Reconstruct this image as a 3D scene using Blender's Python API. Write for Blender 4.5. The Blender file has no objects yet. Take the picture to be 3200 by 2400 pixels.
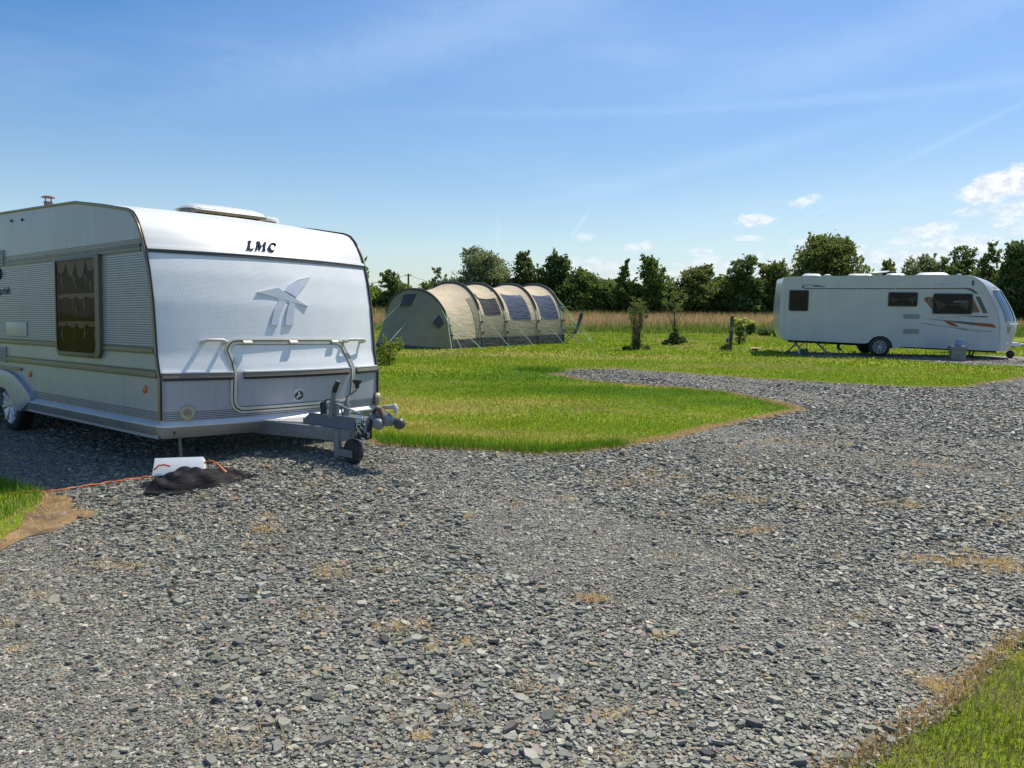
import bpy, bmesh, math, random
import numpy as np
from mathutils import Vector, Matrix
from mathutils.geometry import delaunay_2d_cdt

SC = bpy.context.scene
COL = SC.collection
R = math.radians

# ------------------------------------------------------------------ camera
FPX, HY, ROLL, EYE = 2522.0, 948.4, R(0.64), 1.6
th = math.atan((1200 - HY) / FPX)
_f = np.array([0, math.cos(th), -math.sin(th)])
_u0 = np.array([0, math.sin(th), math.cos(th)])
_r0 = np.array([1.0, 0, 0])
_rt = math.cos(ROLL) * _r0 + math.sin(ROLL) * _u0
_up = -math.sin(ROLL) * _r0 + math.cos(ROLL) * _u0
cam_data = bpy.data.cameras.new('camera')
cam = bpy.data.objects.new('camera', cam_data)
COL.objects.link(cam)
cam_data.sensor_width = 36.0
cam_data.lens = 36.0 * FPX / 3200
cam_data.clip_start = 0.05
cam_data.clip_end = 9000
cam.matrix_world = Matrix(((_rt[0], _up[0], -_f[0], 0), (_rt[1], _up[1], -_f[1], 0),
                           (_rt[2], _up[2], -_f[2], EYE), (0, 0, 0, 1)))
SC.camera = cam

# ------------------------------------------------------------------ sun, exposure
SUN_AZ, SUN_EL = R(47.5), R(56.5)
sd = bpy.data.lights.new('sun', 'SUN')
sd.energy = 4.9
sd.angle = R(0.5)
sd.color = (1.0, 0.93, 0.80)
so = bpy.data.objects.new('sun', sd)
COL.objects.link(so)
sv = Vector((math.sin(SUN_AZ) * math.cos(SUN_EL), math.cos(SUN_AZ) * math.cos(SUN_EL), math.sin(SUN_EL)))
so.rotation_euler = sv.to_track_quat('Z', 'Y').to_euler()
so.location = (10, 10, 40)
SC.view_settings.view_transform = 'Standard'
SC.view_settings.look = 'None'
SC.view_settings.exposure = 0.14
SC.view_settings.gamma = 1.0
SC.view_settings.use_curve_mapping = False
SC.cycles.max_bounces = 6
SC.cycles.diffuse_bounces = 3
SC.cycles.transparent_max_bounces = 8


# ------------------------------------------------------------------ calibration helpers
def ray(x, y):
    """direction through a point of a 2212 x 1659 view"""
    x, y = x * 3200 / 2212, y * 3200 / 2212
    d = (x - 1600) * _rt - (y - 1200) * _up + FPX * _f
    return d / np.linalg.norm(d)


def sstep(a, b, t):
    t = np.clip((np.asarray(t, float) - a) / (b - a), 0, 1)
    return t * t * (3 - 2 * t)


def zg(x, y):
    """height of the ground: a slight rise by the drawbar, and the meadow climbing gently to the hedge"""
    x = np.asarray(x, float)
    y = np.asarray(y, float)
    return 0.19 * np.exp(-((x + 1.30) ** 2 / (2 * 1.25 ** 2) + (y - 7.55) ** 2 / (2 * 1.15 ** 2))) + 0.75 * sstep(46, 88, y)


def G(px, py):
    """where the line of sight through a view point meets the ground"""
    d = ray(px, py)
    t = 1.0
    lo, hi = 0.5, 400.0
    for _ in range(60):
        m = 0.5 * (lo + hi)
        p = d * m
        if EYE + p[2] > zg(p[0], p[1]):
            lo = m
        else:
            hi = m
    p = d * lo
    return Vector((p[0], p[1], float(zg(p[0], p[1]))))


def at(px, py, Y):
    d = ray(px, py)
    p = d * (Y / d[1])
    return Vector((p[0], p[1], EYE + p[2]))


# ------------------------------------------------------------------ sky
def azel(px, py):
    d = ray(px, py)
    return math.degrees(math.atan2(d[0], d[1])), math.degrees(math.asin(d[2]))


SKY = 0.108
world = bpy.data.worlds.new('World')
SC.world = world
world.use_nodes = True
wn, wl = world.node_tree.nodes, world.node_tree.links
wn.clear()


def wnode(t, **k):
    n = wn.new(t)
    for a, v in k.items():
        setattr(n, a, v)
    return n


def wmath(op, a, b=None, c=None):
    n = wnode('ShaderNodeMath', operation=op)
    for i, v in enumerate((a, b, c)):
        if v is None:
            continue
        if isinstance(v, (int, float)):
            n.inputs[i].default_value = v
        else:
            wl.new(v, n.inputs[i])
    return n.outputs[0]


def wrange(v, a, b, c, d, smooth=True):
    n = wnode('ShaderNodeMapRange', interpolation_type='SMOOTHSTEP' if smooth else 'LINEAR')
    wl.new(v, n.inputs['Value'])
    for i, x in zip(('From Min', 'From Max', 'To Min', 'To Max'), (a, b, c, d)):
        n.inputs[i].default_value = x
    return n.outputs['Result']


sky = wnode('ShaderNodeTexSky', sky_type='NISHITA')
sky.sun_disc = False
sky.sun_elevation = SUN_EL
sky.sun_rotation = SUN_AZ
sky.air_density = 1.0
sky.dust_density = 0.6
sky.ozone_density = 2.2
tc = wnode('ShaderNodeTexCoord')
sep = wnode('ShaderNodeSeparateXYZ')
wl.new(tc.outputs['Generated'], sep.inputs[0])
az = wmath('MULTIPLY', wmath('ARCTAN2', sep.outputs[0], sep.outputs[1]), 57.29578)
el = wmath('MULTIPLY', wmath('ARCSINE', sep.outputs[2]), 57.29578)
cmb = wnode('ShaderNodeCombineXYZ')
wl.new(az, cmb.inputs[0])
wl.new(el, cmb.inputs[1])
ae = cmb.outputs[0]


def wnoise(scale, detail, rough, sx=1, sy=1):
    m = wnode('ShaderNodeMapping')
    m.inputs['Scale'].default_value = (sx, sy, 1)
    wl.new(ae, m.inputs[0])
    n = wnode('ShaderNodeTexNoise')
    n.inputs['Scale'].default_value = scale
    n.inputs['Detail'].default_value = detail
    n.inputs['Roughness'].default_value = rough
    wl.new(m.outputs[0], n.inputs['Vector'])
    return n.outputs['Fac']


puff = wnoise(0.85, 6, 0.62, 1, 1.5)
puff2 = wnoise(2.4, 4, 0.6, 1, 1.3)
wob = wmath('ADD', wmath('MULTIPLY', wmath('SUBTRACT', puff, 0.5), 2.3), wmath('MULTIPLY', wmath('SUBTRACT', puff2, 0.5), 0.9))


def ellipse(cx, cy, hw, hh, ang=0.0):
    a0, e0 = azel(cx, cy)
    m = wnode('ShaderNodeMapping', vector_type='TEXTURE')
    m.inputs['Location'].default_value = (a0, e0, 0)
    m.inputs['Rotation'].default_value = (0, 0, ang)
    m.inputs['Scale'].default_value = (hw / 30.4, hh / 30.4, 1)
    wl.new(ae, m.inputs[0])
    ln = wnode('ShaderNodeVectorMath', operation='LENGTH')
    wl.new(m.outputs[0], ln.inputs[0])
    return ln.outputs['Value']


cloud = None
CL = [(2150, 404, 62, 31, 1.0, 0.22), (2210, 388, 56, 31, 1.0, 0.1), (2195, 452, 54, 20, 0.6, 0.1), (2085, 459, 26, 9, 0.5, 0),
      (1737, 435, 34, 11, 0.62, 0.25), (1630, 477, 36, 15, 0.8, 0), (2012, 498, 50, 14, 0.72, 0.05), (2075, 532, 85, 22, 0.72, 0.05),
      (1610, 514, 44, 7, 0.5, 0), (1730, 521, 32, 8, 0.4, 0), (1950, 522, 26, 8, 0.4, 0), (1262, 510, 24, 9, 0.4, 0.1),
      (1384, 533, 36, 12, 0.62, 0.1), (1513, 546, 28, 11, 0.5, 0), (1955, 556, 80, 26, 0.55, 0), (1590, 572, 120, 20, 0.5, 0),
      (1290, 573, 110, 18, 0.4, 0), (1840, 540, 30, 14, 0.5, 0.1), (2185, 560, 80, 20, 0.5, 0), (1480, 596, 160, 16, 0.45, 0),
      (2350, 470, 140, 40, 0.7, 0), (2600, 430, 150, 50, 0.8, 0), (-250, 560, 120, 20, 0.4, 0)]
for cx, cy, hw, hh, den, ang in CL:
    v = wmath('SUBTRACT', ellipse(cx, cy, hw, hh, ang), wmath('MULTIPLY', wob, 0.5 if hh > 30 and cx < 2212 else 1.0))
    v = wrange(v, 1.10 if hh > 25 else 1.2, 0.62 if hh > 25 else 0.45, 0.0, den)
    cloud = v if cloud is None else wmath('MAXIMUM', cloud, v)
veil = None
ST = [(1650, 226, 900, 15, 0.10, 0.012), (1076, 505, 9, 60, 0.14, 0.0), (1254, 482, 46, 6, 0.24, 0.97), (1750, 470, 130, 6, 0.14, 0.52),
      (2050, 300, 240, 9, 0.10, 0.42), (1550, 345, 420, 26, 0.10, 0.22), (1950, 425, 300, 8, 0.09, 0.02), (1000, 60, 700, 70, 0.12, 0.3),
      (1900, 90, 560, 60, 0.10, 0.25), (760, 130, 420, 40, 0.07, 0.2)]
for cx, cy, hw, hh, den, ang in ST:
    v = wmath('SUBTRACT', ellipse(cx, cy, hw, hh, ang), wmath('MULTIPLY', wob, 0.35))
    v = wrange(v, 1.2, 0.0, 0.0, den)
    veil = v if veil is None else wmath('MAXIMUM', veil, v)
wisp = wrange(wnoise(0.05, 5, 0.6, 0.7, 3.5), 0.48, 0.72, 0.0, 0.10)
veil = wmath('ADD', veil, wisp)
# thin high cirrus thickening towards the sun's side
thin = wmath('MULTIPLY', wrange(az, -42.0, 0.0, 0.07, 0.27), wrange(el, 8.0, 18.0, 0.2, 1.0))
veil = wmath('ADD', veil, wmath('MULTIPLY', thin, wrange(wnoise(0.035, 4, 0.6, 1, 2.2), 0.3, 0.7, 0.8, 1.15)))
# haze low down and towards the sun's side of the sky
low = wrange(el, 1.0, 22.0, 0.42, 0.0)
hs = wnode('ShaderNodeHueSaturation')
hs.inputs['Saturation'].default_value = 1.60
hs.inputs['Hue'].default_value = 0.507
hs.inputs['Value'].default_value = 1.0
wl.new(sky.outputs[0], hs.inputs['Color'])


def wmix(fac, a, b):
    n = wnode('ShaderNodeMix', data_type='RGBA')
    wl.new(fac, n.inputs[0])
    for s, v in ((6, a), (7, b)):
        if isinstance(v, tuple):
            n.inputs[s].default_value = v
        else:
            wl.new(v, n.inputs[s])
    return n.outputs[2]


low = wmath('ADD', low, wmath('MULTIPLY', wrange(az, -4.0, 34.0, 0.0, 0.34), wrange(el, 1.0, 13.0, 1.0, 0.0)))
c0 = wmix(low, hs.outputs[0], (5.6, 7.0, 8.1, 1))
c1 = wmix(veil, c0, (6.4, 8.0, 9.8, 1))
shade = wrange(wnoise(1.3, 4, 0.6, 1, 1.6), 0.35, 0.62, 0.0, 1.0)
ccol = wmix(shade, (6.2, 6.8, 7.8, 1), (8.6, 8.8, 9.0, 1))
c2 = wmix(cloud, c1, ccol)
bg = wnode('ShaderNodeBackground')
bg.inputs['Strength'].default_value = SKY
wl.new(c2, bg.inputs['Color'])
wo = wnode('ShaderNodeOutputWorld')
wl.new(bg.outputs[0], wo.inputs['Surface'])


# ------------------------------------------------------------------ object helpers
def tag(o, label=None, cat=None, group=None, kind=None):
    if label:
        o['label'] = label
    if cat:
        o['category'] = cat
    if group:
        o['group'] = group
    if kind:
        o['kind'] = kind
    return o


def empty(name, loc=(0, 0, 0), rz=0.0):
    o = bpy.data.objects.new(name, None)
    o.empty_display_size = 0.2
    COL.objects.link(o)
    o.location = loc
    o.rotation_euler = (0, 0, rz)
    return o


def link_mesh(name, me, parent=None):
    o = bpy.data.objects.new(name, me)
    COL.objects.link(o)
    if parent is not None:
        o.parent = parent
    return o


class MB:
    """collects shapes into one mesh"""

    def __init__(s):
        s.v, s.f, s.m = [], [], []

    def add(s, verts, faces, mi=0):
        b = len(s.v)
        s.v += [tuple(float(c) for c in p) for p in verts]
        for f in faces:
            s.f.append([b + i for i in f])
            s.m.append(mi)
        return s

    def box(s, c, d, rot=None, mi=0, taper=1.0):
        cx, cy, cz = c
        x, y, z = d[0] / 2, d[1] / 2, d[2] / 2
        vs = [(-x, -y, -z), (x, -y, -z), (x, y, -z), (-x, y, -z),
              (-x * taper, -y * taper, z), (x * taper, -y * taper, z), (x * taper, y * taper, z), (-x * taper, y * taper, z)]
        if rot is not None:
            vs = [tuple(rot @ Vector(p)) for p in vs]
        vs = [(p[0] + cx, p[1] + cy, p[2] + cz) for p in vs]
        return s.add(vs, [(0, 3, 2, 1), (4, 5, 6, 7), (0, 1, 5, 4), (1, 2, 6, 5), (2, 3, 7, 6), (3, 0, 4, 7)], mi)

    def tube(s, pts, r, n=8, mi=0, closed=False, cap=True):
        pts = [Vector(p) for p in pts]
        rs = r if isinstance(r, (list, tuple)) else [r] * len(pts)
        m = len(pts)
        vs, prev = [], None
        for i, p in enumerate(pts):
            if closed:
                d = pts[(i + 1) % m] - pts[i - 1]
            else:
                d = pts[min(i + 1, m - 1)] - pts[max(i - 1, 0)]
            d = d.normalized() if d.length > 1e-9 else Vector((0, 0, 1))
            if prev is None:
                a = d.cross(Vector((0, 0, 1)) if abs(d.z) < .9 else Vector((1, 0, 0))).normalized()
            else:
                a = (prev - d * prev.dot(d))
                a = a.normalized() if a.length > 1e-6 else d.orthogonal().normalized()
            prev = a
            b = d.cross(a)
            for k in range(n):
                t = 2 * math.pi * k / n
                vs.append(p + (a * math.cos(t) + b * math.sin(t)) * rs[i])
        fs = []
        for i in range(m if closed else m - 1):
            j = (i + 1) % m
            for k in range(n):
                k2 = (k + 1) % n
                fs.append((i * n + k, i * n + k2, j * n + k2, j * n + k))
        if cap and not closed:
            fs.append(tuple(reversed(range(n))))
            fs.append(tuple(range((m - 1) * n, m * n)))
        return s.add(vs, fs, mi)

    def lathe(s, prof, origin=(0, 0, 0), axis=(0, 0, 1), n=24, mi=0):
        """prof: list of (radius, height along the axis)"""
        ax = Vector(axis).normalized()
        a = ax.orthogonal().normalized()
        b = ax.cross(a)
        o = Vector(origin)
        vs = []
        for (r, h) in prof:
            for k in range(n):
                t = 2 * math.pi * k / n
                vs.append(o + ax * h + (a * math.cos(t) + b * math.sin(t)) * r)
        fs = []
        for i in range(len(prof) - 1):
            for k in range(n):
                k2 = (k + 1) % n
                fs.append((i * n + k, i * n + k2, (i + 1) * n + k2, (i + 1) * n + k))
        if prof[0][0] > 1e-6:
            fs.append(tuple(reversed(range(n))))
        if prof[-1][0] > 1e-6:
            fs.append(tuple(range((len(prof) - 1) * n, len(prof) * n)))
        return s.add(vs, fs, mi)

    def prism(s, top, bottom, mi=0):
        """two rings of points of equal length, capped"""
        n = len(top)
        fs = [tuple(range(n)), tuple(reversed(range(n, 2 * n)))]
        for i in range(n):
            j = (i + 1) % n
            fs.append((i, i + n, j + n, j))
        return s.add(list(top) + list(bottom), fs, mi)

    def grid(s, P, mi=0, flip=False):
        nu, nv = len(P), len(P[0])
        vs = [p for row in P for p in row]
        fs = []
        for i in range(nu - 1):
            for j in range(nv - 1):
                q = (i * nv + j, (i + 1) * nv + j, (i + 1) * nv + j + 1, i * nv + j + 1)
                fs.append(tuple(reversed(q)) if flip else q)
        return s.add(vs, fs, mi)

    def build(s, name, mats, parent=None, smooth=30, bevel=0.0, fix=True):
        me = bpy.data.meshes.new(name)
        me.from_pydata(s.v, [], s.f)
        if not isinstance(mats, (list, tuple)):
            mats = [mats]
        for m in mats:
            me.materials.append(m)
        if len(mats) > 1:
            me.polygons.foreach_set('material_index', s.m)
        bm = bmesh.new()
        bm.from_mesh(me)
        if fix:
            bmesh.ops.remove_doubles(bm, verts=bm.verts, dist=1e-6)
            bmesh.ops.recalc_face_normals(bm, faces=bm.faces)
        if bevel > 0:
            ed = [e for e in bm.edges if len(e.link_faces) == 2 and e.calc_face_angle(0) > R(40)]
            bmesh.ops.bevel(bm, geom=ed, offset=bevel, segments=2, affect='EDGES', profile=0.7)
        bm.to_mesh(me)
        bm.free()
        me.polygons.foreach_set('use_smooth', [bool(smooth)] * len(me.polygons))
        if smooth:
            me.set_sharp_from_angle(angle=R(smooth))
        me.update()
        return link_mesh(name, me, parent)


def npmesh(name, verts, faces, mat, cols=None, parent=None, smooth=False):
    """fast mesh from arrays: faces (M,k) of equal size, cols (N,3) per point"""
    me = bpy.data.meshes.new(name)
    verts = np.ascontiguousarray(verts, np.float32)
    blocks = faces if isinstance(faces, list) else [faces]
    loops = np.concatenate([b.ravel() for b in blocks]).astype(np.int32)
    sizes = np.concatenate([np.full(len(b), b.shape[1], np.int32) for b in blocks])
    starts = np.concatenate([[0], np.cumsum(sizes)[:-1]]).astype(np.int32)
    me.vertices.add(len(verts))
    me.vertices.foreach_set('co', verts.ravel())
    me.loops.add(len(loops))
    me.loops.foreach_set('vertex_index', loops)
    me.polygons.add(len(sizes))
    me.polygons.foreach_set('loop_start', starts)
    me.update(calc_edges=True)
    me.polygons.foreach_set('use_smooth', np.full(len(sizes), smooth))
    if cols is not None:
        a = me.attributes.new('tint', 'FLOAT_COLOR', 'POINT')
        c4 = np.ones((len(verts), 4), np.float32)
        c4[:, :3] = cols
        a.data.foreach_set('color', c4.ravel())
    me.materials.append(mat)
    return link_mesh(name, me, parent)


# ------------------------------------------------------------------ materials
def new_mat(name):
    m = bpy.data.materials.new(name)
    m.use_nodes = True
    nt = m.node_tree
    nt.nodes.clear()
    o = nt.nodes.new('ShaderNodeOutputMaterial')
    return m, nt, o


def nd(nt, t, ins=None, **k):
    n = nt.nodes.new(t)
    for a, v in k.items():
        setattr(n, a, v)
    for a, v in (ins or {}).items():
        if hasattr(v, 'is_output') or isinstance(v, bpy.types.NodeSocket):
            nt.links.new(v, n.inputs[a])
        else:
            n.inputs[a].default_value = v
    return n


def rgb(c):
    return (c[0], c[1], c[2], 1.0)


def ramp(nt, fac, stops):
    n = nt.nodes.new('ShaderNodeValToRGB')
    nt.links.new(fac, n.inputs[0])
    el_ = n.color_ramp.elements
    while len(el_) < len(stops):
        el_.new(0.5)
    for e, (p, c) in zip(el_, stops):
        e.position = p
        e.color = rgb(c)
    return n.outputs[0]


def solid(name, c, rough=0.5, metal=0.0, var=0.12, scale=6.0, spec=0.5, bump=0.0, bscale=80.0, coat=0.0):
    """plain paint, plastic or metal with a little uneven wear"""
    m, nt, o = new_mat(name)
    t = nd(nt, 'ShaderNodeTexCoord')
    n = nd(nt, 'ShaderNodeTexNoise', {'Vector': t.outputs['Object'], 'Scale': scale, 'Detail': 5.0, 'Roughness': 0.65})
    col = ramp(nt, n.outputs['Fac'], [(0.3, tuple(x * (1 - var) for x in c)), (0.7, tuple(min(1, x * (1 + var)) for x in c))])
    rr = nd(nt, 'ShaderNodeMapRange', {'Value': n.outputs['Fac'], 'From Min': 0.3, 'From Max': 0.7, 'To Min': max(0.02, rough - 0.06), 'To Max': min(1, rough + 0.08)})
    p = nd(nt, 'ShaderNodeBsdfPrincipled', {'Base Color': col, 'Roughness': rr.outputs[0], 'Metallic': metal, 'Specular IOR Level': spec, 'Coat Weight': coat})
    if bump:
        n2 = nd(nt, 'ShaderNodeTexNoise', {'Vector': t.outputs['Object'], 'Scale': bscale, 'Detail': 3.0})
        b = nd(nt, 'ShaderNodeBump', {'Height': n2.outputs['Fac'], 'Strength': bump, 'Distance': 0.01})
        nt.links.new(b.outputs[0], p.inputs['Normal'])
    nt.links.new(p.outputs[0], o.inputs[0])
    return m


def foliage(name, trans=0.35, rough=0.6, spec=0.25, yellow=0.22):
    """leaf or blade: its own tint from the mesh, some light let through"""
    m, nt, o = new_mat(name)
    a = nd(nt, 'ShaderNodeAttribute', attribute_name='tint')
    p = nd(nt, 'ShaderNodeBsdfPrincipled', {'Base Color': a.outputs['Color'], 'Roughness': rough, 'Specular IOR Level': spec})
    g = nd(nt, 'ShaderNodeMix', {6: a.outputs['Color'], 7: (0.36, 0.46, 0.03, 1), 0: yellow}, data_type='RGBA')
    t = nd(nt, 'ShaderNodeBsdfTranslucent', {'Color': g.outputs[2]})
    mx = nd(nt, 'ShaderNodeMixShader', {0: trans, 1: p.outputs[0], 2: t.outputs[0]})
    nt.links.new(mx.outputs[0], o.inputs[0])
    return m


def tinted(name, rough=0.7, spec=0.3):
    m, nt, o = new_mat(name)
    a = nd(nt, 'ShaderNodeAttribute', attribute_name='tint')
    t = nd(nt, 'ShaderNodeTexCoord')
    n = nd(nt, 'ShaderNodeTexNoise', {'Vector': t.outputs['Object'], 'Scale': 140.0, 'Detail': 3.0})
    k = nd(nt, 'ShaderNodeMapRange', {'Value': n.outputs['Fac'], 'From Min': 0.3, 'From Max': 0.7, 'To Min': 0.8, 'To Max': 1.18})
    mm = nd(nt, 'ShaderNodeVectorMath', {0: a.outputs['Color'], 1: k.outputs[0]}, operation='MULTIPLY')
    p = nd(nt, 'ShaderNodeBsdfPrincipled', {'Base Color': mm.outputs[0], 'Roughness': rough, 'Specular IOR Level': spec})
    nt.links.new(p.outputs[0], o.inputs[0])
    return m


def mat_gravel():
    m, nt, o = new_mat('slate gravel bed')
    t = nd(nt, 'ShaderNodeTexCoord')
    nz = nd(nt, 'ShaderNodeTexNoise', {'Vector': t.outputs['Object'], 'Scale': 25.0, 'Detail': 2.0})
    wv = nd(nt, 'ShaderNodeVectorMath', {0: nz.outputs['Color'], 1: (0.03, 0.03, 0.0)}, operation='MULTIPLY')
    wv2 = nd(nt, 'ShaderNodeVectorMath', {0: t.outputs['Object'], 1: wv.outputs[0]}, operation='ADD')
    v = nd(nt, 'ShaderNodeTexVoronoi', {'Vector': wv2.outputs[0], 'Scale': 34.0, 'Randomness': 1.0})
    sc = nd(nt, 'ShaderNodeSeparateColor', {0: v.outputs['Color']})
    col = ramp(nt, sc.outputs[0], [(0.0, (0.06, 0.065, 0.066)), (0.3, (0.14, 0.15, 0.145)), (0.6, (0.195, 0.205, 0.20)),
                                  (0.78, (0.27, 0.285, 0.275)), (0.9, (0.36, 0.365, 0.35)), (1.0, (0.52, 0.52, 0.50))])
    tan = nd(nt, 'ShaderNodeMapRange', {'Value': sc.outputs[1], 'From Min': 0.86, 'From Max': 0.97, 'To Min': 0.0, 'To Max': 0.55})
    col2 = nd(nt, 'ShaderNodeMix', {0: tan.outputs[0], 6: col, 7: (0.30, 0.22, 0.14, 1)}, data_type='RGBA')
    pur = nd(nt, 'ShaderNodeMapRange', {'Value': sc.outputs[2], 'From Min': 0.80, 'From Max': 0.95, 'To Min': 0.0, 'To Max': 0.5})
    col3 = nd(nt, 'ShaderNodeMix', {0: pur.outputs[0], 6: col2.outputs[2], 7: (0.17, 0.135, 0.165, 1)}, data_type='RGBA')
    wb_ = nd(nt, 'ShaderNodeVectorMath', {0: col3.outputs[2], 1: (1.06, 0.985, 0.85)}, operation='MULTIPLY')
    big = nd(nt, 'ShaderNodeTexNoise', {'Vector': t.outputs['Object'], 'Scale': 0.55, 'Detail': 6.0, 'Roughness': 0.6})
    dirt = nd(nt, 'ShaderNodeMapRange', {'Value': big.outputs['Fac'], 'From Min': 0.55, 'From Max': 0.75, 'To Min': 0.0, 'To Max': 0.45})
    col4 = nd(nt, 'ShaderNodeMix', {0: dirt.outputs[0], 6: wb_.outputs[0], 7: (0.25, 0.20, 0.135, 1)}, data_type='RGBA')
    edge = nd(nt, 'ShaderNodeMapRange', {'Value': v.outputs['Distance'], 'From Min': 0.0, 'From Max': 0.75, 'To Min': 1.0, 'To Max': 0.0})
    hh = nd(nt, 'ShaderNodeMath', {0: edge.outputs[0], 1: sc.outputs[2]}, operation='ADD')
    b = nd(nt, 'ShaderNodeBump', {'Height': hh.outputs[0], 'Strength': 1.0, 'Distance': 0.016})
    p = nd(nt, 'ShaderNodeBsdfPrincipled', {'Base Color': col4.outputs[2], 'Roughness': 0.75, 'Specular IOR Level': 0.3, 'Normal': b.outputs[0]})
    nt.links.new(p.outputs[0], o.inputs[0])
    return m


def mat_turf():
    m, nt, o = new_mat('mown turf')
    t = nd(nt, 'ShaderNodeTexCoord')
    mp = nd(nt, 'ShaderNodeMapping', {'Vector': t.outputs['Object'], 'Scale': (0.6, 1.0, 1.0)})
    n1 = nd(nt, 'ShaderNodeTexNoise', {'Vector': mp.outputs[0], 'Scale': 0.35, 'Detail': 6.0, 'Roughness': 0.62})
    n2 = nd(nt, 'ShaderNodeTexNoise', {'Vector': t.outputs['Object'], 'Scale': 22.0, 'Detail': 5.0, 'Roughness': 0.7})
    at_ = nd(nt, 'ShaderNodeAttribute', attribute_name='tint')
    ar_ = nd(nt, 'ShaderNodeSeparateColor', {0: at_.outputs['Color']})
    c1 = ramp(nt, n1.outputs['Fac'], [(0.32, (0.105, 0.19, 0.009)), (0.5, (0.185, 0.26, 0.011)), (0.66, (0.27, 0.285, 0.03)), (0.8, (0.35, 0.30, 0.08))])
    k = nd(nt, 'ShaderNodeMapRange', {'Value': n2.outputs['Fac'], 'From Min': 0.3, 'From Max': 0.7, 'To Min': 0.55, 'To Max': 1.35})
    d1 = nd(nt, 'ShaderNodeMix', {0: ar_.outputs[0], 6: c1, 7: (0.42, 0.33, 0.10, 1)}, data_type='RGBA')
    d2 = nd(nt, 'ShaderNodeMix', {0: ar_.outputs[1], 6: d1.outputs[2], 7: (0.07, 0.155, 0.008, 1)}, data_type='RGBA')
    mm = nd(nt, 'ShaderNodeVectorMath', {0: d2.outputs[2], 1: k.outputs[0]}, operation='MULTIPLY')
    b = nd(nt, 'ShaderNodeBump', {'Height': n2.outputs['Fac'], 'Strength': 0.9, 'Distance': 0.03})
    p = nd(nt, 'ShaderNodeBsdfPrincipled', {'Base Color': mm.outputs[0], 'Roughness': 0.9, 'Specular IOR Level': 0.1, 'Normal': b.outputs[0]})
    nt.links.new(p.outputs[0], o.inputs[0])
    return m


def mat_dimple():
    """white sheet with a stucco-embossed dimple pattern"""
    m, nt, o = new_mat('embossed white aluminium')
    t = nd(nt, 'ShaderNodeTexCoord')
    mp = nd(nt, 'ShaderNodeMapping', {'Vector': t.outputs['Object'], 'Scale': (0.0, 1.0, 1.0)})
    v = nd(nt, 'ShaderNodeTexVoronoi', {'Vector': mp.outputs[0], 'Scale': 88.0, 'Randomness': 0.25})
    n = nd(nt, 'ShaderNodeTexNoise', {'Vector': t.outputs['Object'], 'Scale': 3.0, 'Detail': 6.0, 'Roughness': 0.7})
    sx = nd(nt, 'ShaderNodeSeparateXYZ', {0: t.outputs['Object']})
    fade = nd(nt, 'ShaderNodeMapRange', {'Value': sx.outputs[1], 'From Min': 0.10, 'From Max': 0.22, 'To Min': 0.0, 'To Max': 1.0})
    h = nd(nt, 'ShaderNodeMath', {0: v.outputs['Distance'], 1: fade.outputs[0]}, operation='MULTIPLY')
    b = nd(nt, 'ShaderNodeBump', {'Height': h.outputs[0], 'Strength': 0.42, 'Distance': 0.004})
    col = ramp(nt, n.outputs['Fac'], [(0.3, (0.72, 0.73, 0.75)), (0.7, (0.80, 0.81, 0.82))])
    p = nd(nt, 'ShaderNodeBsdfPrincipled', {'Base Color': col, 'Roughness': 0.38, 'Specular IOR Level': 0.5, 'Normal': b.outputs[0]})
    nt.links.new(p.outputs[0], o.inputs[0])
    return m


def mat_pane(name, tint, see=0.45, rough=0.05, wav=0.05, sc_=4.0):
    m, nt, o = new_mat(name)
    tr = nd(nt, 'ShaderNodeBsdfTransparent', {'Color': rgb(tint)})
    t = nd(nt, 'ShaderNodeTexCoord')
    n = nd(nt, 'ShaderNodeTexNoise', {'Vector': t.outputs['Object'], 'Scale': sc_, 'Detail': 2.0})
    b = nd(nt, 'ShaderNodeBump', {'Height': n.outputs['Fac'], 'Strength': wav, 'Distance': 0.05})
    p = nd(nt, 'ShaderNodeBsdfPrincipled', {'Base Color': (0.015, 0.014, 0.014, 1), 'Roughness': rough, 'Specular IOR Level': 0.5, 'Normal': b.outputs[0]})
    mx = nd(nt, 'ShaderNodeMixShader', {0: 1 - see, 1: tr.outputs[0], 2: p.outputs[0]})
    nt.links.new(mx.outputs[0], o.inputs[0])
    return m


def mat_fabric(name, c, trans=0.3, wr=0.3):
    m, nt, o = new_mat(name)
    t = nd(nt, 'ShaderNodeTexCoord')
    n = nd(nt, 'ShaderNodeTexNoise', {'Vector': t.outputs['Object'], 'Scale': 2.2, 'Detail': 5.0, 'Roughness': 0.6})
    col = ramp(nt, n.outputs['Fac'], [(0.3, tuple(x * 0.86 for x in c)), (0.7, tuple(x * 1.08 for x in c))])
    mp = nd(nt, 'ShaderNodeMapping', {'Vector': t.outputs['Object'], 'Scale': (1.0, 1.0, 3.0), 'Rotation': (0.5, 0.2, 0)})
    n2 = nd(nt, 'ShaderNodeTexNoise', {'Vector': mp.outputs[0], 'Scale': 2.6, 'Detail': 3.0, 'Distortion': 0.6})
    b = nd(nt, 'ShaderNodeBump', {'Height': n2.outputs['Fac'], 'Strength': wr, 'Distance': 0.12})
    p = nd(nt, 'ShaderNodeBsdfPrincipled', {'Base Color': col, 'Roughness': 0.75, 'Specular IOR Level': 0.25, 'Normal': b.outputs[0]})
    tl = nd(nt, 'ShaderNodeBsdfTranslucent', {'Color': col, 'Normal': b.outputs[0]})
    mx = nd(nt, 'ShaderNodeMixShader', {0: trans, 1: p.outputs[0], 2: tl.outputs[0]})
    nt.links.new(mx.outputs[0], o.inputs[0])
    return m


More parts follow.
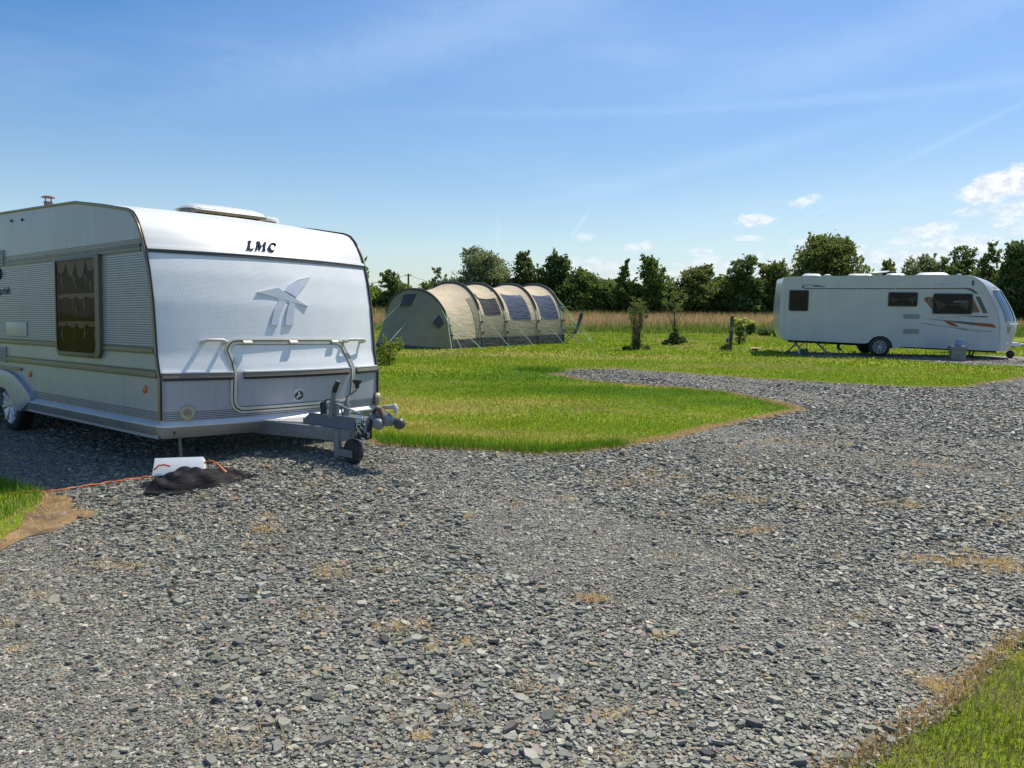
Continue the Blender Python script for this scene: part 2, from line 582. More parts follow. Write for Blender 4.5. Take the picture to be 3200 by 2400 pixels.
def weathered(name, c, rough=0.3, streak=0.70):
    """painted sheet with rain streaks and road film"""
    m, nt, o = new_mat(name)
    t = nd(nt, 'ShaderNodeTexCoord')
    mp = nd(nt, 'ShaderNodeMapping', {'Vector': t.outputs['Object'], 'Scale': (9.0, 9.0, 0.7)})
    n1 = nd(nt, 'ShaderNodeTexNoise', {'Vector': mp.outputs[0], 'Scale': 1.6, 'Detail': 5.0, 'Roughness': 0.7})
    n2 = nd(nt, 'ShaderNodeTexNoise', {'Vector': t.outputs['Object'], 'Scale': 1.3, 'Detail': 6.0, 'Roughness': 0.65})
    n3 = nd(nt, 'ShaderNodeTexNoise', {'Vector': t.outputs['Object'], 'Scale': 55.0, 'Detail': 2.0})
    a = nd(nt, 'ShaderNodeMapRange', {'Value': n1.outputs['Fac'], 'From Min': 0.52, 'From Max': 0.78, 'To Min': 1.0, 'To Max': streak})
    b = nd(nt, 'ShaderNodeMapRange', {'Value': n2.outputs['Fac'], 'From Min': 0.35, 'From Max': 0.7, 'To Min': 1.05, 'To Max': 0.90})
    d = nd(nt, 'ShaderNodeMapRange', {'Value': n3.outputs['Fac'], 'From Min': 0.70, 'From Max': 0.78, 'To Min': 1.0, 'To Max': 0.72})
    k = nd(nt, 'ShaderNodeMath', {0: a.outputs[0], 1: b.outputs[0]}, operation='MULTIPLY')
    k2 = nd(nt, 'ShaderNodeMath', {0: k.outputs[0], 1: d.outputs[0]}, operation='MULTIPLY')
    col = nd(nt, 'ShaderNodeVectorMath', {0: c, 1: k2.outputs[0]}, operation='MULTIPLY')
    wb = nd(nt, 'ShaderNodeBump', {'Height': n2.outputs['Fac'], 'Strength': 0.25, 'Distance': 0.02})
    p = nd(nt, 'ShaderNodeBsdfPrincipled', {'Base Color': col.outputs[0], 'Roughness': rough, 'Specular IOR Level': 0.45, 'Normal': wb.outputs[0]})
    nt.links.new(p.outputs[0], o.inputs[0])
    return m


M = {}
M['white'] = weathered('shaded caravan white', (0.37, 0.378, 0.42), 0.30, 0.74)  # white panels made darker and bluer, their shade put into the paint colour
M['cap'] = solid('gloss white moulding', (0.69, 0.695, 0.69), 0.36, var=0.03, scale=1.2)
M['rvwhite'] = weathered('shaded far caravan white', (0.475, 0.485, 0.52), 0.24, 0.9)  # white toned down, tone of the shaded side put into the paint
M['dimple'] = mat_dimple()
M['trim'] = solid('grey brown trim', (0.19, 0.165, 0.125), 0.4, var=0.2)
M['bronze'] = solid('bronze anodised strip', (0.26, 0.20, 0.13), 0.32, metal=0.7, var=0.2)
M['black'] = solid('black rubber', (0.018, 0.018, 0.02), 0.55, var=0.25)
M['blackplastic'] = solid('black plastic', (0.022, 0.022, 0.026), 0.38, var=0.25)
M['groove'] = solid('dark groove line', (0.06, 0.065, 0.075), 0.6)
M['skirt'] = solid('grey skirt', (0.25, 0.25, 0.25), 0.45, var=0.12, scale=3)
M['ledge'] = solid('pale skirt lip', (0.55, 0.57, 0.60), 0.35, var=0.08)
M['cream'] = solid('cream plastic frame', (0.52, 0.50, 0.43), 0.4, var=0.1)
M['creamdark'] = solid('tan window frame', (0.115, 0.10, 0.078), 0.42, var=0.15)
M['lampcream'] = solid('yellowed lamp surround', (0.40, 0.36, 0.22), 0.4)
M['lens'] = solid('ribbed lamp lens', (0.22, 0.20, 0.145), 0.18, var=0.12, scale=40)
M['orange'] = solid('orange reflector', (0.62, 0.13, 0.02), 0.2, var=0.2, scale=60)
M['silver'] = solid('silver emblem', (0.58, 0.60, 0.66), 0.3, metal=0.15, var=0.04)
M['letter'] = solid('dark blue lettering', (0.035, 0.045, 0.085), 0.85, spec=0.05)
M['galv'] = solid('galvanised steel', (0.20, 0.215, 0.225), 0.5, metal=0.35, var=0.18, scale=14)
M['hitchgrey'] = solid('grey hitch cover', (0.14, 0.15, 0.16), 0.5, var=0.12, scale=5)
M['plate'] = solid('aluminium tread plate', (0.55, 0.55, 0.55), 0.4, metal=0.4, var=0.2, scale=60, bump=0.6, bscale=90)
M['rust'] = solid('rusty brown steel', (0.13, 0.075, 0.05), 0.7, var=0.35, scale=20)
M['chrome'] = solid('worn chrome', (0.6, 0.6, 0.58), 0.25, metal=0.9, var=0.15)
M['rim'] = solid('alloy wheel silver', (0.50, 0.51, 0.53), 0.35, metal=0.5, var=0.1)
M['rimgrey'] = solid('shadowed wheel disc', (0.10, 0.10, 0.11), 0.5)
M['flue'] = solid('weathered flue pipe', (0.17, 0.10, 0.085), 0.6, var=0.3, scale=25)
M['hatch'] = solid('milky roof light', (0.72, 0.72, 0.70), 0.25, var=0.05)
M['pane'] = mat_pane('smoked acrylic pane', (0.78, 0.66, 0.52), 0.86, 0.03)
M['rvpane'] = mat_pane('dark tinted glass', (0.6, 0.57, 0.55), 0.72, 0.03)
M['screen'] = solid('blue tinted windscreen', (0.05, 0.085, 0.14), 0.06, var=0.2, scale=1.5, spec=1.0, coat=0.6)
M['curtain'] = mat_fabric('brown olive curtain', (0.085, 0.066, 0.04), 0.2, 0.2)
M['lace'] = mat_fabric('grey lace edge', (0.42, 0.41, 0.46), 0.2, 0.2)
M['blind'] = mat_fabric('pale folded blind', (0.34, 0.32, 0.29), 0.2, 0.2)
M['decalgrey'] = solid('grey green decal', (0.075, 0.078, 0.065), 0.35)
M['decalred'] = solid('red orange decal', (0.25, 0.055, 0.025), 0.35)
M['decalpale'] = solid('pale mauve decal', (0.30, 0.27, 0.29), 0.35)
M['decaldark'] = solid('dark decal line', (0.05, 0.055, 0.06), 0.35)
M['ventgrey'] = solid('grey vent plastic', (0.34, 0.36, 0.355), 0.45)
M['faint'] = solid('faint grey lettering', (0.24, 0.28, 0.31), 0.4)
M['wood'] = solid('weathered post timber', (0.11, 0.085, 0.06), 0.85, var=0.35, scale=18, bump=0.6, bscale=40)
M['blue'] = solid('blue socket plastic', (0.035, 0.06, 0.19), 0.35)
M['boxgrey'] = solid('grey box plastic', (0.20, 0.21, 0.19), 0.5)
M['boxdark'] = solid('dark worn plastic', (0.07, 0.065, 0.062), 0.4)
M['green'] = solid('dark green plastic', (0.02, 0.075, 0.05), 0.45)
M['orangeplastic'] = solid('orange red plastic', (0.55, 0.11, 0.03), 0.35)
M['peach'] = solid('sun bleached peach plastic', (0.80, 0.50, 0.36), 0.35)
M['foam'] = solid('white plastic', (0.78, 0.79, 0.77), 0.45, var=0.06, scale=20)
M['bag'] = mat_fabric('black cloth', (0.009, 0.008, 0.010), 0.0, 0.5)
M['cable'] = solid('orange cable sheath', (0.58, 0.15, 0.045), 0.4)
M['canvas'] = mat_fabric('sand tent fabric', (0.60, 0.50, 0.35), 0.14, 0.25)
M['canvasshaded'] = mat_fabric('shaded sand tent fabric', (0.285, 0.255, 0.18), 0.10, 0.25)  # same sand fabric as canvas, with its shade put into the colour
M['sleeve'] = solid('dark pole sleeve', (0.05, 0.052, 0.055), 0.6)
M['mud'] = mat_fabric('grey mud flap', (0.075, 0.075, 0.08), 0.05, 0.4)
M['mesh'] = mat_fabric('dark window mesh', (0.05, 0.052, 0.065), 0.2, 0.3)
M['shade'] = mat_fabric('sky reflection backing', (0.27, 0.29, 0.36), 0.2, 0.6)  # sheet added behind the vinyl, sky reflection put into its colour
M['vinyl'] = mat_pane('clear tent vinyl', (0.78, 0.82, 0.9), 0.72, 0.14, 0.22, 3.5)
M['guy'] = solid('pale green guy rope', (0.42, 0.62, 0.36), 0.6)
M['pole'] = solid('steel tent pole', (0.32, 0.35, 0.36), 0.35, metal=0.5)
M['chair'] = mat_fabric('charcoal chair fabric', (0.05, 0.058, 0.06), 0.05, 0.3)
M['bark'] = solid('grey brown bark', (0.09, 0.07, 0.05), 0.9, var=0.4, scale=8, bump=0.7, bscale=20)
M['leaf'] = foliage('leaf', 0.42)
M['grass'] = foliage('grass blade', 0.4, 0.55)
M['straw'] = foliage('dry straw', 0.3, 0.7, 0.2, 0.0)
M['meadow'] = foliage('meadow grass stem', 0.5, 0.8, 0.15, 0.0)
M['chip'] = tinted('slate chip', 0.62, 0.35)
M['gravel'] = mat_gravel()
M['turf'] = mat_turf()
M['earth'] = solid('dry straw littered earth', (0.22, 0.14, 0.065), 0.95, var=0.7, scale=5, bump=0.8, bscale=60)
M['under'] = solid('black chassis underside', (0.03, 0.03, 0.032), 0.8)
M['stone'] = solid('stained concrete', (0.30, 0.29, 0.26), 0.9, var=0.2)


# ------------------------------------------------------------------ random fields
def vnoise(x, y, seed=0):
    """smooth value noise, 0..1"""
    rng = np.random.RandomState(seed)
    T = rng.rand(64, 64)
    xi, yi = np.floor(x).astype(int), np.floor(y).astype(int)
    fx_, fy_ = x - xi, y - yi
    fx_, fy_ = fx_ * fx_ * (3 - 2 * fx_), fy_ * fy_ * (3 - 2 * fy_)
    g = lambda a, b: T[a % 64, b % 64]
    return (g(xi, yi) * (1 - fx_) + g(xi + 1, yi) * fx_) * (1 - fy_) + (g(xi, yi + 1) * (1 - fx_) + g(xi + 1, yi + 1) * fx_) * fy_


def fbm(x, y, seed=0, o=4):
    s, a, t = 0, 0.5, 0
    for i in range(o):
        s = s + a * vnoise(x * 2 ** i + 7 * i, y * 2 ** i + 3 * i, seed + i)
        t += a
        a *= 0.55
    return s / t


def inside(poly, x, y):
    P = np.asarray([(p[0], p[1]) for p in poly])
    c = np.zeros(len(x), bool)
    j = len(P) - 1
    for i in range(len(P)):
        (xi, yi), (xj, yj) = P[i], P[j]
        if yi != yj:
            k = ((yi > y) != (yj > y)) & (x < (xj - xi) * (y - yi) / (yj - yi) + xi)
            c ^= k
        j = i
    return c


def edge_dist(poly, x, y):
    P = np.asarray([(p[0], p[1]) for p in poly])
    d = np.full(len(x), 1e9)
    for i in range(len(P)):
        a, b = P[i - 1], P[i]
        ab = b - a
        L = ab @ ab + 1e-12
        t = np.clip(((x - a[0]) * ab[0] + (y - a[1]) * ab[1]) / L, 0, 1)
        d = np.minimum(d, np.hypot(x - a[0] - t * ab[0], y - a[1] - t * ab[1]))
    return d


# ------------------------------------------------------------------ ground
xs = sorted(set([-4000, -1200, -400, -150, -80, -50, -35, -25, -18] + list(np.arange(-12, 12.01, 0.25)) + [15, 20, 28, 38, 55, 85, 150, 400, 1200, 4000]))
ys = sorted(set([-300, -60, -20, -8] + list(np.arange(-4, 17.01, 0.25)) + [19, 22, 26, 30, 35, 40, 44, 46] + list(range(48, 92, 4)) + [95, 110, 150, 250, 500, 1200, 4000]))
X, Y = np.meshgrid(xs, ys, indexing='ij')
V = np.stack([X, Y, zg(X, Y)], -1).reshape(-1, 3)
nx, ny = len(xs), len(ys)
ii = np.arange(nx * ny).reshape(nx, ny)
Fq = np.stack([ii[:-1, :-1], ii[1:, :-1], ii[1:, 1:], ii[:-1, 1:]], -1).reshape(-1, 4)
tag(npmesh('ground', V, Fq, M['turf'], smooth=True), kind='structure')


def gp(pts):
    return [G(*p) for p in pts]


ISLAND = [(806, 955), (835, 962), (900, 969), (1000, 975), (1100, 980), (1185, 982), (1250, 978), (1350, 963), (1450, 944), (1550, 923),
          (1650, 901), (1737, 886), (1690, 872), (1620, 859), (1560, 847), (1480, 839), (1400, 833), (1300, 826), (1240, 818), (1192, 809)]
island = [(p.x, p.y) for p in gp(ISLAND)]
farlip = [(p.x, p.y) for p in gp([(1192, 806), (1230, 800), (1330, 797), (1400, 802), (1500, 809), (1600, 816), (1750, 825), (1880, 833), (1980, 837), (2080, 837), (2140, 829), (2212, 816)])]


def rag(poly, amp=.07, step=.22, seed=3):
    out = []
    for a, b in zip(poly[:-1], poly[1:]):
        L = math.hypot(b[0] - a[0], b[1] - a[1])
        k = max(1, min(60, int(L / step)))
        for j in range(k):
            t = j / k
            x, y = a[0] + (b[0] - a[0]) * t, a[1] + (b[1] - a[1]) * t
            n1 = float(fbm(np.array([x * 1.9]), np.array([y * 1.9]), seed)[0]) - .5
            n2 = float(fbm(np.array([x * 1.9 + 30]), np.array([y * 1.9]), seed + 9)[0]) - .5
            out.append((x + 2 * amp * n1 * 1.6, y + 2 * amp * n2 * 1.6))
    out.append(poly[-1])
    return out


island = rag(island, .10)
farlip = rag(farlip, .16, .4)
# near right verge and the tuft by the cable
verge = [(p.x, p.y) for p in gp([(2212, 1365), (2150, 1400), (2080, 1462), (2030, 1500), (1960, 1545), (1925, 1585), (1850, 1622), (1795, 1659)])]
verge = [(5.4, 6.2), (3.6, 4.6)] + rag(verge, .045, .08) + [(0.7, 2.2), (0.2, 1.2), (0, -4), (9, -4), (9, 6.2)]
tuft = [(-9, 6.9), (-6.5, 6.75)] + rag([(p.x, p.y) for p in gp([(0, 1040), (60, 1056), (86, 1071), (72, 1100), (46, 1118), (42, 1145), (0, 1172)])], .04, .08) + [(-4.9, 4.9), (-9, 4.4)]
# gravel: everything between; goes on under the near caravan, out to the right along the drive, and behind the camera
GR = [(-9.5, 10.0), (-5.0, 12.9), (-3.4, 11.2), (-2.4, 9.9)] + island + farlip[0:1] + farlip[1:] + [(17.5, 17.9), (26, 22.5), (30, 17), (14, 10.5), (5.4, 6.2), (3.6, 4.6)] + verge[2:-5] + [(0.7, 2.2), (0.2, 1.2), (0, -4), (-9.5, -4)]


def sheet(name, poly, lift, mat, step=0.3, jit=0.035):
    rnd = random.Random(5)
    b = []
    n = len(poly)
    for i in range(n):
        p, q = Vector(poly[i]), Vector(poly[(i + 1) % n])
        k = max(1, int((q - p).length / 0.12)) if (q - p).length < 7 else 20
        for j in range(k):
            s_ = p.lerp(q, j / k)
            b.append(Vector((s_.x + rnd.gauss(0, jit) * (j > 0), s_.y + rnd.gauss(0, jit) * (j > 0))))
    mn = [min(p[i] for p in poly) for i in (0, 1)]
    mx = [max(p[i] for p in poly) for i in (0, 1)]
    gx, gy = np.meshgrid(np.arange(max(mn[0], -10), min(mx[0], 10), step), np.arange(max(mn[1], -2), min(mx[1], 16), step))
    gx, gy = gx.ravel(), gy.ravel()
    ok = inside(poly, gx, gy) & (edge_dist(poly, gx, gy) > step * 0.6)
    pts = b + [Vector((a, c)) for a, c in zip(gx[ok], gy[ok])]
    r = delaunay_2d_cdt(pts, [(i, (i + 1) % len(b)) for i in range(len(b))], [list(range(len(b)))], 1, 1e-5)
    vs = [(p.x, p.y, float(zg(p.x, p.y)) + lift) for p in r[0]]
    mb = MB()
    mb.add(vs, [tuple(f) for f in r[2]])
    o = mb.build(name, mat, smooth=0)
    return o


tag(sheet('gravel_drive', GR, 0.006, M['gravel']), kind='structure')
pad = [(p.x, p.y) for p in gp([(2120, 790), (2060, 786), (1950, 778), (1840, 773), (1740, 771)])] + [(9.4, 28.6), (16.5, 27.6), (19.5, 26.0), (19.5, 22.5)]
tag(sheet('gravel_pad', pad, 0.006, M['gravel'], 0.6), kind='structure')
dirt = rag([(p.x, p.y) for p in gp([(88, 1070), (140, 1078), (165, 1100), (222, 1108), (205, 1122), (150, 1135), (120, 1150), (60, 1160), (0, 1195)])], .06, .09) + [(-5.3, 4.7), (-5.4, 5.3), (-4.6, 5.6)]
dirt_o = tag(sheet('bare_earth', dirt, 0.012, M['earth'], 0.15, 0.02), kind='structure')

rng = np.random.RandomState(3)


# ------------------------------------------------------------------ loose slate
def polar(n_per, r0, r1, a=43):
    A = R(2 * a) / 2 * (r1 * r1 - r0 * r0)
    n = int(A * n_per)
    r = np.sqrt(rng.uniform(r0 * r0, r1 * r1, n))
    t = R(a) * rng.uniform(-1, 1, n)
    return r * np.sin(t), r * np.cos(t)


def chips():
    out = []
    for r0, r1, dens, size in ((1.4, 3.6, 13500, .0063), (3.6, 6.0, 7500, .0077), (6.0, 9.5, 3900, .0091), (9.5, 14, 1500, .0125), (14, 21, 560, .016), (21, 30, 160, .02)):
        x, y = polar(dens, r0, r1, 52 if r1 < 7 else 46)
        k = inside(GR, x, y) | inside(pad, x, y)
        ed = edge_dist(GR, x, y)
        k |= (ed < 0.10 * rng.rand(len(x))) & (rng.rand(len(x)) < 0.45)
        k &= ~(inside(dirt, x, y) & (rng.rand(len(x)) < 0.85))
        x, y = x[k], y[k]
        big = fbm(x * 0.9, y * 0.9, 4)
        track = sstep(.50, .62, fbm(x * .55 + .35 * y, y * .16, 14))
        s = size * np.exp(rng.normal(0, 0.46, len(x))) * (0.66 + 0.75 * big) * (1 - .42 * track)
        s = np.where(rng.rand(len(x)) < 0.010, s * 2.2, s)
        out.append((x, y, np.minimum(s, 0.036)))
    x = np.concatenate([o[0] for o in out])
    y = np.concatenate([o[1] for o in out])
    s = np.concatenate([o[2] for o in out])
    n = len(x)
    K = 6
    ang = rng.uniform(0, 2 * np.pi, n)[:, None] + (np.arange(K)[None] + rng.uniform(-.32, .32, (n, K))) * 2 * np.pi / K
    rad = s[:, None] * rng.uniform(0.72, 1.2, (n, K))
    px, py = np.cos(ang) * rad, np.sin(ang) * rad * rng.uniform(0.45, 0.85, n)[:, None]
    sp = rng.uniform(0, 2 * np.pi, n)
    c, d = np.cos(sp)[:, None], np.sin(sp)[:, None]
    lx, ly = px * c - py * d, px * d + py * c
    thick = s * rng.uniform(0.16, 0.5, n)
    tx, ty = rng.normal(0, 0.15, (2, n))
    top = np.stack([lx * .92, ly * .92, thick[:, None] + lx * tx[:, None] + ly * ty[:, None]], -1)
    bot = np.stack([lx, ly, -0.2 * thick[:, None] + lx * tx[:, None] + ly * ty[:, None]], -1)
    base = np.stack([x, y, zg(x, y) + 0.006 + s * rng.uniform(0.0, 0.38, n)], -1)
    V = np.concatenate([top, bot], 1) + base[:, None, :]
    pal = np.array([(.17, .185, .18), (.24, .255, .245), (.11, .12, .122), (.30, .315, .30), (.055, .06, .065), (.205, .175, .19), (.27, .225, .165), (.42, .42, .40), (.16, .17, .19), (.22, .235, .205)])
    ci = rng.choice(len(pal), n, p=[.235, .22, .125, .14, .035, .055, .06, .025, .05, .055])
    col = pal[ci] * np.array([1.08, 1.0, .84]) * rng.uniform(.78, 1.22, (n, 1)) * (0.9 + 0.25 * fbm(x * .7 + 9, y * .7, 21))[:, None]
    cols = np.repeat(col, 2 * K, 0)
    b = (np.arange(n) * 2 * K)[:, None]
    ft = b + np.arange(K)[None]
    side = np.stack([np.stack([b[:, 0] + i, b[:, 0] + i + K, b[:, 0] + (i + 1) % K + K, b[:, 0] + (i + 1) % K], -1) for i in range(K)], 1).reshape(-1, 4)
    return npmesh('gravel', V.reshape(-1, 3), [ft, side], M['chip'], cols)


tag(chips(), kind='stuff')


# ------------------------------------------------------------------ blades
def blades(x, y, h, w, col, lean=0.5, z=None):
    """two-piece bent blades; returns vertices, faces (quads, tris) and colours"""
    n = len(x)
    a = rng.uniform(0, 2 * np.pi, n)
    dx, dy = np.cos(a), np.sin(a)
    l = rng.uniform(0, np.pi * 2, n)
    le = np.abs(rng.normal(0, lean, n)) * h
    z0 = zg(x, y) if z is None else z
    mx, my = np.cos(l) * le, np.sin(l) * le
    hh = np.sqrt(np.maximum(h * h - le * le * .8, (0.25 * h) ** 2))
    P = np.zeros((n, 5, 3))
    for i, (k, s) in enumerate(((0, 1), (0, -1), (.5, -.8), (.5, .8), (1, 0))):
        bend = k ** 1.7
        P[:, i, 0] = x + dx * w / 2 * s + mx * bend
        P[:, i, 1] = y + dy * w / 2 * s + my * bend
        P[:, i, 2] = z0 + hh * k
    b = (np.arange(n) * 5)[:, None]
    return P.reshape(-1, 3), b + np.array([[0, 1, 2, 3]]), b + np.array([[3, 2, 4]]), np.repeat(col, 5, 0)


def blade_mesh(name, parts, mat, kind='stuff'):
    off, VV, Q, T, Cc = 0, [], [], [], []
    for v, q, t, c in parts:
        VV.append(v)
        Q.append(q + off)
        T.append(t + off)
        Cc.append(c)
        off += len(v)
    o = npmesh(name, np.concatenate(VV), [np.concatenate(Q), np.concatenate(T)], mat, np.concatenate(Cc))
    return tag(o, kind=kind)


DRY = []
for px, py, sx_, sy_, k_ in ((900, 885, .9, .35, 1.0), (1000, 935, .8, .3, .7), (870, 915, .5, .2, .8), (1150, 870, 1.2, .4, .5), (1450, 835, 1.2, .3, .8), (1020, 765, 2.5, .8, .5), (1400, 775, 4, .8, .45), (1900, 800, 3.5, .6, .4), (1300, 950, .7, .25, .4),
                           (1150, 815, 2.2, .7, -1.2), (1400, 850, 1.6, .5, -1.2), (1560, 870, 1.0, .35, -1.0), (1300, 840, 1.6, .4, -.9), (850, 950, .5, .25, -.9), (1150, 970, .8, .15, -.6), (1700, 885, .4, .2, -.8), (1150, 800, .8, .4, -1.0)):
    c = G(px, py)
    DRY.append((c.x, c.y, sx_, sy_, k_))


def patches(x, y):
    d = np.zeros(len(x))
    for cx_, cy_, sx_, sy_, k_ in DRY:
        d = d + k_ * np.exp(-((x - cx_) ** 2 / (2 * sx_ ** 2) + (y - cy_) ** 2 / (2 * sy_ ** 2)))
    return d


_g = bpy.data.objects['ground'].data
_a = _g.attributes.new('tint', 'FLOAT_COLOR', 'POINT')
_c = np.ones((len(V), 4), np.float32)
_d = patches(V[:, 0], V[:, 1]) + .9 * (fbm(V[:, 0] * .9, V[:, 1] * 1.3, 66) - .5)
_c[:, 0] = np.clip(_d, 0, .9)
_c[:, 1] = np.clip(-_d, 0, .9)
_c[:, 2] = 0
_a.data.foreach_set('color', _c.ravel())


def lawn_colour(x, y, n):
    d = fbm(x * 0.42, y * 0.75, 31, 4)
    e = fbm(x * 2.2, y * 2.2, 41, 3)
    dry = np.clip((d - 0.485) * 5.0 + (e - .5) * 1.4, 0, 1)
    lush = np.zeros(n)
    for cx_, cy_, sx_, sy_, k_ in DRY:
        dry = np.clip(dry + 1.35 * k_ * np.exp(-((x - cx_) ** 2 / (2 * sx_ ** 2) + (y - cy_) ** 2 / (2 * sy_ ** 2))), -1, 1)
    lush = np.clip(-dry, 0, 1)[:, None]
    dry = np.clip(dry, 0, 1)
    g = np.array([0.16, 0.275, 0.009])
    yg = np.array([0.29, 0.37, 0.012])
    st = np.array([0.50, 0.41, 0.13])
    k = rng.rand(n)
    col = g[None] * (1 - k[:, None]) + yg[None] * k[:, None]
    col = col * (1 - lush * np.array([.45, .22, .1]))
    p = (rng.rand(n) < dry * 0.84 + 0.05)[:, None]
    col = np.where(p, st[None] * rng.uniform(.7, 1.2, (n, 1)), col)
    return col * rng.uniform(.75, 1.25, (n, 1))


parts, straw = [], []
for r0, r1, dens, w, hm in ((1.5, 4.2, 9000, .0035, .032), (4.2, 7.8, 4200, .005, .036), (7.8, 11, 2600, .007, .034), (11, 16, 1150, .011, .034), (16, 24, 420, .02, .04), (24, 47, 110, .045, .05)):
    x, y = polar(dens, r0, r1, 62 if r1 < 8 else 46)
    k = ~inside(GR, x, y) & ~inside(pad, x, y) & ~inside(dirt, x, y)
    x, y = x[k], y[k]
    n = len(x)
    tall = 1 + 0.8 * (fbm(x * .8, y * .8, 8) > .56) * (fbm(x * 3, y * 3, 9))
    if r1 < 8:
        tall *= 1.2
    h = hm * rng.uniform(.55, 1.35, n) * tall
    col = lawn_colour(x, y, n)
    ed = edge_dist(GR, x, y)
    edged = (ed < (0.02 if r1 < 5 else 0.08) + 0.10 * fbm(x * 2.5, y * 2.5, 77)) & (rng.rand(n) < .75)
    col = np.where(edged[:, None], np.array([.56, .38, .16])[None] * rng.uniform(.6, 1.25, (n, 1)), col)
    if r1 < 5:
        q_ = (rng.rand(n) < .16 + .5 * (fbm(x * 4, y * 4, 55) - .4))[:, None]
        col = np.where(q_, np.array([.42, .33, .12])[None] * rng.uniform(.6, 1.3, (n, 1)), col * np.array([.62, .60, 1.2]) * (.75 + .6 * fbm(x * 5, y * 5, 56))[:, None])
    parts.append(blades(x, y, h, np.full(n, w), col, 0.75 if r1 < 5 else 0.6))
blade_mesh('lawn_grass', parts, M['grass'])


def along(poly, n, spread, closed=False):
    P = np.array([(p[0], p[1]) for p in poly])
    L = np.hypot(*np.diff(P, axis=0).T)
    c = np.concatenate([[0], np.cumsum(L)])
    t = rng.uniform(0, c[-1], n)
    i = np.clip(np.searchsorted(c, t) - 1, 0, len(L) - 1)
    f_ = ((t - c[i]) / L[i])[:, None]
    p = P[i] * (1 - f_) + P[i + 1] * f_
    return p[:, 0] + rng.normal(0, spread, n), p[:, 1] + rng.normal(0, spread, n)


def straw_col(n):
    return np.array([.72, .51, .235])[None] * rng.uniform(.55, 1.35, (n, 1)) * rng.uniform(.9, 1.1, (n, 3))


sp = []
for poly, n, s_, h in ((island[:int(len(island) * .62)], 15000, .055, .05), (island[int(len(island) * .6):], 4000, .06, .045), (farlip, 6000, .08, .05), (verge[1:-4], 3800, .03, .04), (tuft[1:-1], 1500, .06, .06)):
    x, y = along(poly, n, s_)
    sp.append(blades(x, y, h * rng.uniform(.4, 1.3, n), np.full(n, .0045), straw_col(n), 0.95))
x, y = rng.uniform(-6, -2.5, 26000), rng.uniform(4.4, 6.8, 26000)
k = inside(dirt, x, y) & (fbm(x * 3, y * 3, 5) > .46)
x, y = x[k], y[k]
kg = rng.rand(len(x)) < .05
sp.append(blades(x, y, .06 * rng.uniform(.4, 1.3, len(x)), np.full(len(x), .004), straw_col(len(x)), 1.1))
tx, ty = polar(1.5, 1.8, 10, 40)
k = inside(GR, tx, ty)
tx, ty = tx[k], ty[k]
spots = [G(*p) for p in ((1000, 1275), (930, 1410), (860, 1560), (905, 1600), (845, 1650), (460, 1510), (560, 1150), (700, 1330), (1260, 1300), (1580, 1080), (2070, 1218), (2110, 1225), (2180, 1235),
                         (1810, 1210), (1330, 1555), (600, 1590), (75, 1295), (35, 1410), (1010, 1395), (870, 1360), (2100, 1110), (1600, 1040), (1900, 1085), (1330, 1640), (40, 1255))]
tx = np.concatenate([tx, [p.x for p in spots]])
ty = np.concatenate([ty, [p.y for p in spots]])
for a, b in zip(tx, ty):
    n = rng.randint(12, 60)
    sg = rng.uniform(.012, .045)
    x, y = a + rng.normal(0, sg * 1.6, n), b + rng.normal(0, sg, n)
    sp.append(blades(x, y, rng.uniform(.02, .06, n), np.full(n, .0028), straw_col(n) * 1.15, 0.8, zg(x, y) + .012))
for px, py, sx_, sy_, n in ((2070, 1216, .16, .05, 500), (2120, 1222, .10, .04, 260), (2190, 1238, .12, .05, 260), (1580, 1080, .22, .09, 420), (1440, 1030, .25, .10, 300), (1640, 1150, .2, .06, 260), (1900, 1095, .3, .08, 300), (870, 1358, .07, .03, 240),
                           (560, 1150, .10, .05, 200), (1275, 1302, .06, .03, 160), (1360, 1050, .2, .06, 220), (2000, 1010, .3, .1, 250), (1700, 1010, .3, .12, 260), (2030, 1490, .05, .04, 160), (1300, 815, .9, .3, 300), (1750, 960, .3, .1, 220), (250, 1235, .12, .05, 160), (700, 1240, .1, .05, 140)):
    n = int(n * 2.2)
    c = G(px, py)
    x, y = c.x + rng.normal(0, sx_ * 1.15, n), c.y + rng.normal(0, sy_ * 1.5, n)
    k = fbm(x * 9, y * 9, int(px)) > rng.uniform(.42, .62, n)
    x, y = x[k], y[k]
    n = len(x)
    sp.append(blades(x, y, rng.uniform(.015, .05, n), np.full(n, .0035 if py > 1000 else .009), straw_col(n) * 1.1, .9, zg(x, y) + .016))
blade_mesh('dry_straw', sp, M['straw'])

# green fringe by the drawbar and beyond the far lip
sp = []
x, y = along(island[:int(len(island) * .2)], 5000, .12)
k = inside(island + [(-2, 12)], x, y + .06)
x, y = x[k], y[k]
n = len(x)
sp.append(blades(x, y, rng.uniform(.05, .15, n), np.full(n, .008), np.array([.095, .22, .012])[None] * rng.uniform(.7, 1.4, (n, 1)), .45))
x, y = along([(p.x, p.y) for p in gp([(1125, 800), (1180, 802), (1200, 806)])], 900, .15)
n = len(x)
sp.append(blades(x, y, rng.uniform(.05, .16, n), np.full(n, .014), np.array([.09, .21, .012])[None] * rng.uniform(.7, 1.4, (n, 1)), .4))
xx, yy = rng.uniform(-6.5, -3.6, 16000), rng.uniform(4.8, 7.0, 16000)
k = inside(tuft, xx, yy)
xx, yy = xx[k], yy[k]
n = len(xx)
sp.append(blades(xx, yy, rng.uniform(.04, .12, n), np.full(n, .0055), np.array([.12, .27, .016])[None] * rng.uniform(.6, 1.4, (n, 1)), .45))
blade_mesh('long_grass', sp, M['grass'])

